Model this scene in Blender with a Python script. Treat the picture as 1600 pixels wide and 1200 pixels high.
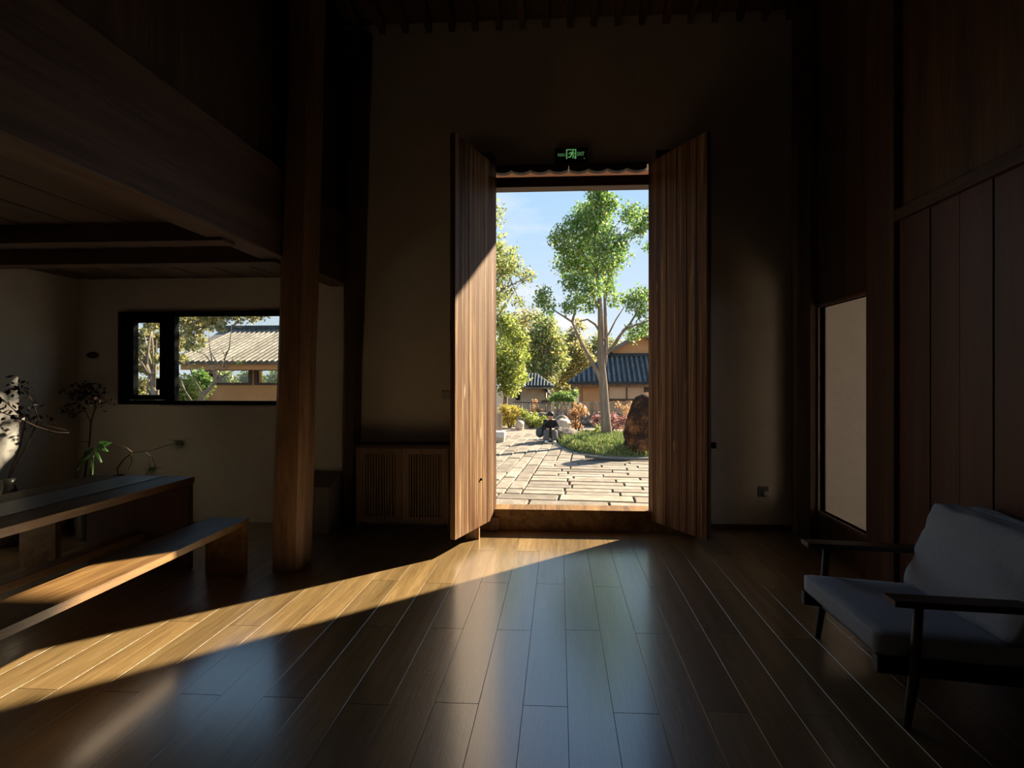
import bpy, bmesh, math, random
import numpy as np
from mathutils import Vector, Matrix, noise

for o in list(bpy.data.objects):
    bpy.data.objects.remove(o)
S = bpy.context.scene
COL = S.collection
R = random.Random(7)
PI = math.pi

# ------------------------------------------------------------------ camera
F_PX, PPX, PPY, YAW, CAMZ = 800.0, 832.0, 591.0, math.radians(3.0), 1.5
cam_d = bpy.data.cameras.new('camera')
cam = bpy.data.objects.new('camera', cam_d)
COL.objects.link(cam)
cam.location = (0, 0, CAMZ)
cam.rotation_euler = (PI / 2, 0, YAW)
cam_d.sensor_fit = 'HORIZONTAL'
cam_d.sensor_width = 36.0
cam_d.lens = 36.0 * F_PX / 1600.0
cam_d.shift_x = -(PPX - 800.0) / 1600.0
cam_d.shift_y = -(600.0 - PPY) / 1600.0
cam_d.clip_start = 0.05
cam_d.clip_end = 400
S.camera = cam

# ------------------------------------------------------------------ sun, sky, exposure
SUN_AZ = Vector((1.195, 1.0, 0)).normalized()      # horizontal direction towards the sun
SUN_TAN = 0.588                                    # tangent of the sun's elevation
sd = bpy.data.lights.new('sun_offscreen', 'SUN')
sd.energy = 22.0
sd.color = (1.0, 0.84, 0.62)
sd.angle = math.radians(1.2)
sun = bpy.data.objects.new('sun_offscreen', sd)
COL.objects.link(sun)
sun.location = (20, 20, 25)
sun.rotation_euler = (-Vector((SUN_AZ.x, SUN_AZ.y, SUN_TAN))).to_track_quat('-Z', 'Y').to_euler()

S.view_settings.view_transform = 'Standard'
S.view_settings.look = 'None'
S.view_settings.gamma = 1.0
S.view_settings.use_curve_mapping = False
S.view_settings.exposure = 0.0

W = bpy.data.worlds.new('sky')
S.world = W
W.use_nodes = True
nt = W.node_tree
nt.nodes.clear()
_o = nt.nodes.new('ShaderNodeOutputWorld')
_b = nt.nodes.new('ShaderNodeBackground')
_b.inputs['Strength'].default_value = 1.05
_tc = nt.nodes.new('ShaderNodeTexCoord')
_sx = nt.nodes.new('ShaderNodeSeparateXYZ')
nt.links.new(_tc.outputs['Generated'], _sx.inputs[0])
_r = nt.nodes.new('ShaderNodeValToRGB')
_r.color_ramp.elements[0].position = 0.0
_r.color_ramp.elements[0].color = (0.80, 0.88, 0.95, 1)
_r.color_ramp.elements[1].position = 0.75
_r.color_ramp.elements[1].color = (0.20, 0.42, 0.80, 1)
_e = _r.color_ramp.elements.new(0.32)
_e.color = (0.47, 0.70, 0.96, 1)
nt.links.new(_sx.outputs['Z'], _r.inputs[0])
_mp = nt.nodes.new('ShaderNodeMapping')
_mp.inputs['Scale'].default_value = (2.2, 2.2, 6.5)
_mp.inputs['Location'].default_value = (3.1, 0.4, 1.5)
nt.links.new(_tc.outputs['Generated'], _mp.inputs[0])
_n = nt.nodes.new('ShaderNodeTexNoise')
_n.inputs['Scale'].default_value = 1.6
_n.inputs['Detail'].default_value = 7
_n.inputs['Roughness'].default_value = 0.58
nt.links.new(_mp.outputs[0], _n.inputs['Vector'])
_cr = nt.nodes.new('ShaderNodeValToRGB')
_cr.color_ramp.elements[0].position = 0.50
_cr.color_ramp.elements[1].position = 0.68
nt.links.new(_n.outputs['Fac'], _cr.inputs[0])
_lo = nt.nodes.new('ShaderNodeMapRange')            # clouds gather low over the horizon
_lo.inputs['From Min'].default_value = 0.10
_lo.inputs['From Max'].default_value = 0.42
_lo.inputs['To Min'].default_value = 1.0
_lo.inputs['To Max'].default_value = 0.12
nt.links.new(_sx.outputs['Z'], _lo.inputs['Value'])
_mu = nt.nodes.new('ShaderNodeMath')
_mu.operation = 'MULTIPLY'
nt.links.new(_cr.outputs[0], _mu.inputs[0])
nt.links.new(_lo.outputs[0], _mu.inputs[1])
_mx = nt.nodes.new('ShaderNodeMixRGB')
_mx.inputs['Color2'].default_value = (1.0, 0.98, 0.95, 1)
nt.links.new(_mu.outputs[0], _mx.inputs['Fac'])
nt.links.new(_r.outputs[0], _mx.inputs['Color1'])
nt.links.new(_mx.outputs[0], _b.inputs['Color'])
nt.links.new(_b.outputs[0], _o.inputs[0])

# ------------------------------------------------------------------ pixel -> direction helpers
FW = Vector((-math.sin(YAW), math.cos(YAW), 0))
RT = Vector((math.cos(YAW), math.sin(YAW), 0))
CP = Vector((0, 0, CAMZ))

def ray(px, py):
    return FW + RT * ((px - PPX) / F_PX) + Vector((0, 0, (PPY - py) / F_PX))

def atY(px, py, y):
    d = ray(px, py); return CP + d * (y / d.y)

def atX(px, py, x):
    d = ray(px, py); return CP + d * (x / d.x)

def atZ(px, py, z):
    d = ray(px, py); return CP + d * ((z - CAMZ) / d.z)

def pxm(y):            # metres per pixel at depth y
    return y / F_PX

# ------------------------------------------------------------------ materials
MATS = {}

def newmat(name):
    m = bpy.data.materials.new(name)
    m.use_nodes = True
    n = m.node_tree
    return m, n, n.nodes['Principled BSDF']

def ramp(n, fac, stops):
    r = n.nodes.new('ShaderNodeValToRGB')
    els = r.color_ramp.elements
    els[0].position, els[0].color = stops[0][0], (*stops[0][1], 1)
    els[1].position, els[1].color = stops[-1][0], (*stops[-1][1], 1)
    for p, c in stops[1:-1]:
        e = els.new(p); e.color = (*c, 1)
    n.links.new(fac, r.inputs[0])
    return r.outputs[0]

def objvec(n, scale, rnd=40.0):
    tc = n.nodes.new('ShaderNodeTexCoord')
    oi = n.nodes.new('ShaderNodeObjectInfo')
    m1 = n.nodes.new('ShaderNodeMath'); m1.operation = 'MULTIPLY'
    m1.inputs[1].default_value = rnd
    n.links.new(oi.outputs['Random'], m1.inputs[0])
    ad = n.nodes.new('ShaderNodeVectorMath'); ad.operation = 'ADD'
    n.links.new(tc.outputs['Object'], ad.inputs[0])
    n.links.new(m1.outputs[0], ad.inputs[1])
    mp = n.nodes.new('ShaderNodeMapping')
    mp.inputs['Scale'].default_value = scale
    n.links.new(ad.outputs[0], mp.inputs[0])
    return mp.outputs[0], oi.outputs['Random']

def nz(n, vec, scale, detail=5, rough=0.55, dist=0.0):
    t = n.nodes.new('ShaderNodeTexNoise')
    t.inputs['Scale'].default_value = scale
    t.inputs['Detail'].default_value = detail
    t.inputs['Roughness'].default_value = rough
    t.inputs['Distortion'].default_value = dist
    n.links.new(vec, t.inputs['Vector'])
    return t.outputs['Fac']

def bump(n, b, h, strength, dist=0.01):
    bp = n.nodes.new('ShaderNodeBump')
    bp.inputs['Strength'].default_value = strength
    bp.inputs['Distance'].default_value = dist
    n.links.new(h, bp.inputs['Height'])
    n.links.new(bp.outputs[0], b.inputs['Normal'])

def mixc(n, fac, a, b, mode='MIX'):
    x = n.nodes.new('ShaderNodeMixRGB'); x.blend_type = mode
    for s, v in ((x.inputs[0], fac), (x.inputs[1], a), (x.inputs[2], b)):
        if isinstance(v, (int, float)): s.default_value = v
        elif isinstance(v, tuple): s.default_value = (*v, 1)
        else: n.links.new(v, s)
    return x.outputs[0]

def wood(name, dark, mid, light, axis='z', rough=0.5, bumps=0.25, vary=0.35, grain=1.0, knots=0.0, spec=0.5, coat=0.0, lo=0.33, hi=0.67):
    m, n, b = newmat(name)
    st = {'x': (0.06, 1, 1), 'y': (1, 0.06, 1), 'z': (1, 1, 0.06)}[axis]
    vec, rnd = objvec(n, tuple(s * grain for s in st))
    broad = nz(n, vec, 7.0, 4, 0.6, 0.6)
    fine = nz(n, vec, 55.0, 5, 0.7)
    f = mixc(n, 0.42, broad, fine)
    c = ramp(n, f, [(lo, dark), (0.5, mid), (hi, light)])
    if knots:
        st2 = {'x': (0.35, 1, 1), 'y': (1, 0.35, 1), 'z': (1, 1, 0.35)}[axis]
        v2, _ = objvec(n, st2)
        k = n.nodes.new('ShaderNodeTexVoronoi'); k.inputs['Scale'].default_value = 3.2
        n.links.new(v2, k.inputs['Vector'])
        kf = ramp(n, k.outputs['Distance'], [(0.03, (knots,) * 3), (0.16, (0, 0, 0))])
        c = mixc(n, kf, c, tuple(x * 0.35 for x in dark))
    if vary:
        h = n.nodes.new('ShaderNodeHueSaturation')
        mr = n.nodes.new('ShaderNodeMapRange')
        mr.inputs['To Min'].default_value = 1 - vary
        mr.inputs['To Max'].default_value = 1 + vary
        n.links.new(rnd, mr.inputs['Value'])
        n.links.new(mr.outputs[0], h.inputs['Value'])
        n.links.new(c, h.inputs['Color'])
        c = h.outputs[0]
    n.links.new(c, b.inputs['Base Color'])
    rr = n.nodes.new('ShaderNodeMapRange')
    rr.inputs['To Min'].default_value = rough - 0.06
    rr.inputs['To Max'].default_value = rough + 0.08
    n.links.new(fine, rr.inputs['Value'])
    n.links.new(rr.outputs[0], b.inputs['Roughness'])
    b.inputs['Specular IOR Level'].default_value = spec
    bump(n, b, fine, bumps, 0.004)
    if coat:
        b.inputs['Coat Weight'].default_value = coat
        b.inputs['Coat IOR'].default_value = 2.1
        b.inputs['Coat Roughness'].default_value = 0.20
    MATS[name] = m
    return m

def rough_mat(name, c1, c2, scale=4.0, rough=0.9, bumps=0.3, bdist=0.01, spec=0.2, vary=0.0, c3=None):
    m, n, b = newmat(name)
    vec, rnd = objvec(n, (1, 1, 1))
    f = nz(n, vec, scale, 6, 0.6)
    f2 = nz(n, vec, scale * 9, 4, 0.6)
    st = [(0.35, c1), (0.65, c2)] if c3 is None else [(0.32, c1), (0.5, c2), (0.62, c3)]
    c = ramp(n, mixc(n, 0.3, f, f2), st)
    if vary:
        h = n.nodes.new('ShaderNodeHueSaturation')
        mr = n.nodes.new('ShaderNodeMapRange')
        mr.inputs['To Min'].default_value = 1 - vary
        mr.inputs['To Max'].default_value = 1 + vary
        n.links.new(rnd, mr.inputs['Value'])
        n.links.new(mr.outputs[0], h.inputs['Value'])
        n.links.new(c, h.inputs['Color'])
        c = h.outputs[0]
    n.links.new(c, b.inputs['Base Color'])
    b.inputs['Roughness'].default_value = rough
    b.inputs['Specular IOR Level'].default_value = spec
    bump(n, b, f2, bumps, bdist)
    MATS[name] = m
    return m

def plain(name, c, rough=0.6, metal=0.0, emit=None, estr=0.0, spec=0.5):
    m, n, b = newmat(name)
    b.inputs['Base Color'].default_value = (*c, 1)
    b.inputs['Roughness'].default_value = rough
    b.inputs['Metallic'].default_value = metal
    b.inputs['Specular IOR Level'].default_value = spec
    if emit:
        b.inputs['Emission Color'].default_value = (*emit, 1)
        b.inputs['Emission Strength'].default_value = estr
    MATS[name] = m
    return m

def leafmat(name, stops, trans=0.58):
    if trans > 0.5: stops = [(p, tuple(min(.75, x * 1.12) for x in c)) for p, c in stops]
    m = bpy.data.materials.new(name); m.use_nodes = True
    n = m.node_tree; n.nodes.clear()
    out = n.nodes.new('ShaderNodeOutputMaterial')
    g = n.nodes.new('ShaderNodeNewGeometry')
    c = ramp(n, g.outputs['Random Per Island'], stops)
    d = n.nodes.new('ShaderNodeBsdfDiffuse'); n.links.new(c, d.inputs[0])
    t = n.nodes.new('ShaderNodeBsdfTranslucent'); n.links.new(c, t.inputs[0])
    x = n.nodes.new('ShaderNodeMixShader'); x.inputs[0].default_value = trans
    n.links.new(d.outputs[0], x.inputs[1]); n.links.new(t.outputs[0], x.inputs[2])
    gl = n.nodes.new('ShaderNodeBsdfGlossy'); gl.inputs['Roughness'].default_value = 0.45
    y = n.nodes.new('ShaderNodeMixShader'); y.inputs[0].default_value = 0.06
    n.links.new(x.outputs[0], y.inputs[1]); n.links.new(gl.outputs[0], y.inputs[2])
    n.links.new(y.outputs[0], out.inputs[0])
    MATS[name] = m
    return m

wood('floor_oak', (0.120, 0.072, 0.027), (0.218, 0.142, 0.056), (0.325, 0.222, 0.095), 'y', 0.33, 0.34, 0.28, 1.6, spec=1.0, coat=1.0)
wood('table_wood', (0.060, 0.028, 0.010), (0.175, 0.095, 0.033), (0.270, 0.165, 0.062), 'y', 0.44, 0.15, 0.15, 1.5, 0.55, spec=0.35)
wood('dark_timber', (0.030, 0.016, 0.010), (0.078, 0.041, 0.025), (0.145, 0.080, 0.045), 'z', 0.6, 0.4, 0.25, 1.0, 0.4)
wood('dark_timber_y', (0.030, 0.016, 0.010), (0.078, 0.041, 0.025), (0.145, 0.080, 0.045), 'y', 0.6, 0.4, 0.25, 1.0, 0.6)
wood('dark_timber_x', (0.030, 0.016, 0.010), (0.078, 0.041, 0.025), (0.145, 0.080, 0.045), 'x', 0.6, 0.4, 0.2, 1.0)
wood('red_boards', (0.040, 0.014, 0.009), (0.080, 0.028, 0.017), (0.120, 0.044, 0.027), 'z', 0.5, 0.3, 0.2, 0.8)
wood('pillar_wood', (0.085, 0.045, 0.024), (0.230, 0.130, 0.070), (0.370, 0.225, 0.125), 'z', 0.55, 0.6, 0.1, 1.0, 0.7)
wood('cabinet_wood', (0.12, 0.075, 0.05), (0.22, 0.145, 0.10), (0.31, 0.21, 0.15), 'z', 0.5, 0.25, 0.18)
wood('chair_wood', (0.020, 0.011, 0.007), (0.050, 0.027, 0.016), (0.090, 0.050, 0.030), 'x', 0.45, 0.2, 0.1)
wood('fence_wood', (0.16, 0.12, 0.085), (0.30, 0.235, 0.17), (0.45, 0.37, 0.28), 'z', 0.85, 0.5, 0.3, 1.0)
wood('bark', (0.08, 0.062, 0.048), (0.20, 0.165, 0.13), (0.34, 0.29, 0.24), 'z', 0.95, 1.0, 0.1, 0.8, spec=0.1)
wood('twig', (0.035, 0.020, 0.014), (0.085, 0.048, 0.030), (0.150, 0.090, 0.055), 'z', 0.8, 0.4, 0.1)
rough_mat('plaster', (0.64, 0.585, 0.52), (0.74, 0.685, 0.615), 2.5, 0.92, 0.12, 0.004)
rough_mat('earth_wall', (0.56, 0.29, 0.125), (0.66, 0.36, 0.165), 3.0, 0.95, 0.3, 0.01)
rough_mat('beige_wall', (0.42, 0.33, 0.22), (0.55, 0.45, 0.31), 2.0, 0.95, 0.3, 0.01)
rough_mat('tile_grey', (0.035, 0.042, 0.042), (0.075, 0.085, 0.085), 3.0, 0.9, 0.3, 0.01, 0.1, 0.2)
rough_mat('tile_rib', (0.10, 0.115, 0.12), (0.20, 0.22, 0.225), 3.0, 0.9, 0.2, 0.01, 0.1, 0.15)
rough_mat('tile_pale', (0.13, 0.12, 0.10), (0.27, 0.245, 0.21), 3.0, 0.75, 0.3, 0.01, 0.3, 0.2)
rough_mat('stone_slab', (0.150, 0.125, 0.092), (0.215, 0.187, 0.148), 5.0, 0.85, 0.5, 0.01, 0.25, 0.28, (0.27, 0.245, 0.208))
rough_mat('joint_soil', (0.035, 0.030, 0.025), (0.075, 0.065, 0.05), 6.0, 0.95, 0.4)
rough_mat('gravel', (0.16, 0.165, 0.16), (0.34, 0.34, 0.32), 40.0, 0.95, 0.8, 0.02)
rough_mat('soil_green', (0.06, 0.075, 0.03), (0.13, 0.15, 0.06), 5.0, 0.95, 0.6, 0.03)
rough_mat('rock_brown', (0.014, 0.010, 0.008), (0.036, 0.021, 0.014), 3.4, 0.9, 1.0, 0.06, 0.2, 0, (0.22, 0.105, 0.04))
rough_mat('rock_grey', (0.10, 0.085, 0.075), (0.22, 0.19, 0.165), 4.0, 0.9, 0.9, 0.04, 0.2, 0.2, (0.34, 0.30, 0.26))
rough_mat('rock_pale', (0.42, 0.37, 0.29), (0.60, 0.55, 0.46), 4.0, 0.9, 0.7, 0.03)
rough_mat('white_stone', (0.48, 0.47, 0.45), (0.58, 0.57, 0.55), 4.0, 0.8, 0.2)
rough_mat('cushion_blue', (0.36, 0.45, 0.57), (0.43, 0.53, 0.66), 60.0, 0.95, 0.3, 0.003, 0.1)
rough_mat('runner_cloth', (0.33, 0.33, 0.32), (0.42, 0.42, 0.41), 40.0, 0.35, 0.15, 0.002, 0.9)
rough_mat('box_grey', (0.25, 0.22, 0.20), (0.32, 0.285, 0.26), 4.0, 0.6, 0.05)
rough_mat('jacket', (0.012, 0.013, 0.016), (0.030, 0.030, 0.035), 12.0, 0.9, 0.3)
rough_mat('trousers', (0.09, 0.085, 0.085), (0.15, 0.145, 0.14), 10.0, 0.9, 0.3)
rough_mat('bag_cloth', (0.05, 0.065, 0.07), (0.09, 0.11, 0.115), 10.0, 0.8, 0.3)
def door_mat(name, tint):
    m, n, b = newmat(name)
    v1, rnd = objvec(n, (1, 1, 0.012), 37.0)
    v2, _ = objvec(n, (1, 1, 0.05), 37.0)
    band = nz(n, v1, 22.0, 3, 0.6, 0.3)
    fine = nz(n, v2, 90.0, 5, 0.75)
    patch = nz(n, v2, 9.0, 4, 0.6, 0.8)
    c = ramp(n, band, [(p, tuple(x * t for x, t in zip(q, tint))) for p, q in ((0.36, (0.030, 0.011, 0.005)), (0.44, (0.110, 0.048, 0.020)), (0.49, (0.175, 0.098, 0.044)), (0.53, (0.085, 0.040, 0.018)), (0.58, (0.34, 0.235, 0.130)), (0.64, (0.12, 0.075, 0.042)))])
    c = mixc(n, 0.55, c, ramp(n, fine, [(0.30, (0.40, 0.36, 0.33)), (0.68, (1.35, 1.35, 1.35))]), 'MULTIPLY')
    c = mixc(n, ramp(n, patch, [(0.45, (0, 0, 0)), (0.70, (0.55, 0.55, 0.55))]), c, (0.085, 0.036, 0.017))
    v3, _ = objvec(n, (1, 1, 0.22), 37.0)
    k = n.nodes.new('ShaderNodeTexVoronoi'); k.inputs['Scale'].default_value = 5.0
    n.links.new(v3, k.inputs['Vector'])
    c = mixc(n, ramp(n, k.outputs['Distance'], [(0.04, (0.8, 0.8, 0.8)), (0.09, (0, 0, 0))]), c, (0.34, 0.255, 0.165))
    n.links.new(c, b.inputs['Base Color'])
    b.inputs['Roughness'].default_value = 0.62
    b.inputs['Specular IOR Level'].default_value = 0.18
    bump(n, b, fine, 0.7, 0.004)
    MATS[name] = m
door_mat('door_wood', (1.0, 0.96, 0.88))
plain('skin', (0.48, 0.29, 0.20), 0.55)
plain('hair', (0.008, 0.008, 0.009), 0.6)
plain('shoe', (0.70, 0.68, 0.64), 0.6)
plain('frame_black', (0.006, 0.006, 0.007), 0.8, spec=0.1)
plain('black_metal', (0.015, 0.015, 0.016), 0.45, 0.6)
plain('socket_dark', (0.03, 0.03, 0.03), 0.4)
plain('plug_white', (0.55, 0.53, 0.49), 0.4)
plain('switch_white', (0.46, 0.44, 0.40), 0.4)
plain('sign_case', (0.010, 0.011, 0.011), 0.5)
plain('sign_face', (0.004, 0.014, 0.007), 0.5)
plain('sign_green', (0.10, 0.40, 0.12), 0.5, 0, (0.28, 0.78, 0.26), 0.30)
plain('lintel_red', (0.27, 0.115, 0.062), 0.6)
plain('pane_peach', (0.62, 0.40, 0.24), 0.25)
plain('vase_glaze', (0.05, 0.045, 0.04), 0.3)
plain('rail_dark', (0.03, 0.032, 0.035), 0.5, 0.5)
leafmat('leaf_green', [(0.0, (0.06, 0.15, 0.03)), (0.5, (0.15, 0.28, 0.06)), (0.85, (0.28, 0.38, 0.09)), (1.0, (0.42, 0.40, 0.15))])
leafmat('leaf_lime', [(0.0, (0.13, 0.20, 0.035)), (0.5, (0.27, 0.33, 0.06)), (1.0, (0.45, 0.44, 0.14))])
leafmat('leaf_mixed', [(0.0, (0.12, 0.19, 0.05)), (0.45, (0.24, 0.31, 0.09)), (0.8, (0.38, 0.37, 0.13)), (1.0, (0.46, 0.33, 0.14))])
leafmat('leaf_yellow', [(0.0, (0.28, 0.30, 0.05)), (0.6, (0.46, 0.40, 0.07)), (1.0, (0.48, 0.28, 0.08))])
leafmat('leaf_orange', [(0.0, (0.30, 0.22, 0.09)), (0.5, (0.42, 0.20, 0.08)), (1.0, (0.44, 0.30, 0.17))])
leafmat('leaf_red', [(0.0, (0.17, 0.05, 0.05)), (0.5, (0.29, 0.12, 0.11)), (1.0, (0.40, 0.27, 0.23))])
leafmat('leaf_olive', [(0.0, (0.13, 0.15, 0.04)), (0.5, (0.32, 0.30, 0.10)), (1.0, (0.55, 0.48, 0.24))])
leafmat('grass', [(0.0, (0.06, 0.12, 0.03)), (0.5, (0.17, 0.25, 0.06)), (1.0, (0.40, 0.40, 0.14))], 0.45)
leafmat('leaf_dark', [(0.0, (0.020, 0.012, 0.012)), (1.0, (0.075, 0.035, 0.032))], 0.2)
leafmat('leaf_houseplant', [(0.0, (0.02, 0.06, 0.015)), (1.0, (0.06, 0.13, 0.03))], 0.3)
# glass: clear, slightly grey
_m = bpy.data.materials.new('glass'); _m.use_nodes = True
_n = _m.node_tree; _n.nodes.clear()
_oo = _n.nodes.new('ShaderNodeOutputMaterial')
_tr = _n.nodes.new('ShaderNodeBsdfTransparent'); _tr.inputs[0].default_value = (0.93, 0.95, 0.94, 1)
_gl = _n.nodes.new('ShaderNodeBsdfGlossy'); _gl.inputs['Roughness'].default_value = 0.02
_mx2 = _n.nodes.new('ShaderNodeMixShader'); _mx2.inputs[0].default_value = 0.05
_n.links.new(_tr.outputs[0], _mx2.inputs[1]); _n.links.new(_gl.outputs[0], _mx2.inputs[2])
_n.links.new(_mx2.outputs[0], _oo.inputs[0])
MATS['glass'] = _m

# ------------------------------------------------------------------ object helpers
BASE = {}

def tag(o, label, cat=None, group=None, kind=None):
    o['label'] = label
    if cat: o['category'] = cat
    if group: o['group'] = group
    if kind: o['kind'] = kind
    return o

def thing(name, loc, label, cat, group=None, kind=None):
    o = bpy.data.objects.new(name, None)
    o.empty_display_size = 0.1
    COL.objects.link(o)
    o.location = loc
    BASE[o] = Vector(loc)
    tag(o, label, cat, group, kind)
    return o

def finish(name, me, mat, parent, smooth, base):
    for mm in (mat if isinstance(mat, (list, tuple)) else [mat]):
        me.materials.append(MATS[mm])
    if smooth:
        me.polygons.foreach_set('use_smooth', [True] * len(me.polygons))
    o = bpy.data.objects.new(name, me)
    COL.objects.link(o)
    BASE[o] = base
    if parent is not None:
        o.parent = parent
    else:
        o.location = base
    return o

def build(name, bm, mat, parent=None, smooth=False):
    """bm is in world coordinates; the origin goes to the parent's base or to the mesh's own base"""
    if parent is not None:
        base = BASE[parent]
    else:
        xs = [v.co for v in bm.verts]
        lo = Vector([min(c[i] for c in xs) for i in range(3)])
        hi = Vector([max(c[i] for c in xs) for i in range(3)])
        base = Vector(((lo.x + hi.x) / 2, (lo.y + hi.y) / 2, lo.z))
    bmesh.ops.translate(bm, verts=bm.verts, vec=-base)
    bmesh.ops.recalc_face_normals(bm, faces=bm.faces)
    me = bpy.data.meshes.new(name)
    bm.to_mesh(me); bm.free()
    return finish(name, me, mat, parent, smooth, base)

def NB():
    return bmesh.new()

def box(bm, x0, x1, y0, y1, z0, z1, bev=0.0):
    vs = [bm.verts.new((x, y, z)) for z in (z0, z1) for y in (y0, y1) for x in (x0, x1)]
    fs = [bm.faces.new([vs[i] for i in q]) for q in
          ((0, 2, 3, 1), (4, 5, 7, 6), (0, 1, 5, 4), (2, 6, 7, 3), (0, 4, 6, 2), (1, 3, 7, 5))]
    if bev:
        es = list({e for f in fs for e in f.edges})
        bmesh.ops.bevel(bm, geom=es, offset=bev, segments=2, affect='EDGES', profile=0.6)
    return bm

def hexa(bm, bot, top, bev=0.0):
    """bot, top: four corners each (same order)"""
    b = [bm.verts.new(p) for p in bot]; t = [bm.verts.new(p) for p in top]
    fs = [bm.faces.new(b[::-1]), bm.faces.new(t)]
    for i in range(4):
        j = (i + 1) % 4
        fs.append(bm.faces.new([b[i], b[j], t[j], t[i]]))
    if bev:
        es = list({e for f in fs for e in f.edges})
        bmesh.ops.bevel(bm, geom=es, offset=bev, segments=2, affect='EDGES', profile=0.6)
    return bm

def tube(bm, pts, radii, n=7, cap=True):
    pts = [Vector(p) for p in pts]
    if not isinstance(radii, (list, tuple)):
        radii = [radii] * len(pts)
    rings = []
    up = None
    for i, p in enumerate(pts):
        d = (pts[min(i + 1, len(pts) - 1)] - pts[max(i - 1, 0)]).normalized()
        if up is None:
            up = d.orthogonal().normalized()
        up = (up - d * up.dot(d))
        up = up.normalized() if up.length > 1e-6 else d.orthogonal().normalized()
        s = d.cross(up)
        rings.append([bm.verts.new(p + (up * math.cos(2 * PI * k / n) + s * math.sin(2 * PI * k / n)) * radii[i]) for k in range(n)])
    for a, b in zip(rings, rings[1:]):
        for k in range(n):
            bm.faces.new([a[k], a[(k + 1) % n], b[(k + 1) % n], b[k]])
    if cap:
        bm.faces.new(rings[0][::-1]); bm.faces.new(rings[-1])
    return bm

def lathe(bm, c, prof, n=20):
    rings = [[bm.verts.new((c[0] + r * math.cos(2 * PI * k / n), c[1] + r * math.sin(2 * PI * k / n), c[2] + z)) for k in range(n)] for r, z in prof]
    for a, b in zip(rings, rings[1:]):
        for k in range(n):
            bm.faces.new([a[k], a[(k + 1) % n], b[(k + 1) % n], b[k]])
    bm.faces.new(rings[0][::-1]); bm.faces.new(rings[-1])
    return bm

def prism(bm, poly, axis, a0, a1):
    """poly: 2D points; extruded along axis between a0 and a1"""
    def mk(u, v, a):
        return {'x': (a, u, v), 'y': (u, a, v), 'z': (u, v, a)}[axis]
    A = [bm.verts.new(mk(u, v, a0)) for u, v in poly]
    B = [bm.verts.new(mk(u, v, a1)) for u, v in poly]
    bm.faces.new(A[::-1]); bm.faces.new(B)
    for i in range(len(poly)):
        j = (i + 1) % len(poly)
        bm.faces.new([A[i], A[j], B[j], B[i]])
    return bm

def rock(bm, c, size, seed, sub=3, amp=0.28, freq=1.6, rot=0.0):
    g = bmesh.ops.create_icosphere(bm, subdivisions=sub, radius=1.0)
    off = Vector((seed * 13.7, seed * 5.1, seed * 2.3))
    M = Matrix.Rotation(rot, 3, 'Z')
    for v in g['verts']:
        d = v.co.normalized()
        k = 1 + amp * noise.noise(d * freq + off) + amp * 0.45 * noise.noise(d * freq * 2.7 + off)
        p = Vector((d.x * k * size[0], d.y * k * size[1], d.z * k * size[2]))
        v.co = Vector(c) + M @ p
    return bm

def wall_holes(bm, axis, a0, a1, z0, z1, d0, d1, holes):
    """a wall slab in the (axis, z) plane between depths d0, d1 with rectangular holes (a0,a1,z0,z1)"""
    A = sorted({a0, a1, *[h[0] for h in holes], *[h[1] for h in holes]})
    Z = sorted({z0, z1, *[h[2] for h in holes], *[h[3] for h in holes]})
    def solid(i, j):
        if i < 0 or j < 0 or i >= len(A) - 1 or j >= len(Z) - 1: return False
        ca, cz = (A[i] + A[i + 1]) / 2, (Z[j] + Z[j + 1]) / 2
        return not any(h[0] < ca < h[1] and h[2] < cz < h[3] for h in holes)
    def mk(a, d, z):
        return bm.verts.new((a, d, z) if axis == 'x' else (d, a, z))
    for i in range(len(A) - 1):
        for j in range(len(Z) - 1):
            if not solid(i, j): continue
            p, q, r, s = A[i], A[i + 1], Z[j], Z[j + 1]
            for d in (d0, d1):
                bm.faces.new([mk(p, d, r), mk(q, d, r), mk(q, d, s), mk(p, d, s)])
            for (di, dj, e) in ((-1, 0, (p, r, p, s)), (1, 0, (q, r, q, s)), (0, -1, (p, r, q, r)), (0, 1, (p, s, q, s))):
                if not solid(i + di, j + dj):
                    bm.faces.new([mk(e[0], d0, e[1]), mk(e[2], d0, e[3]), mk(e[2], d1, e[3]), mk(e[0], d1, e[1])])
    bmesh.ops.remove_doubles(bm, verts=bm.verts, dist=1e-5)
    return bm

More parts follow.
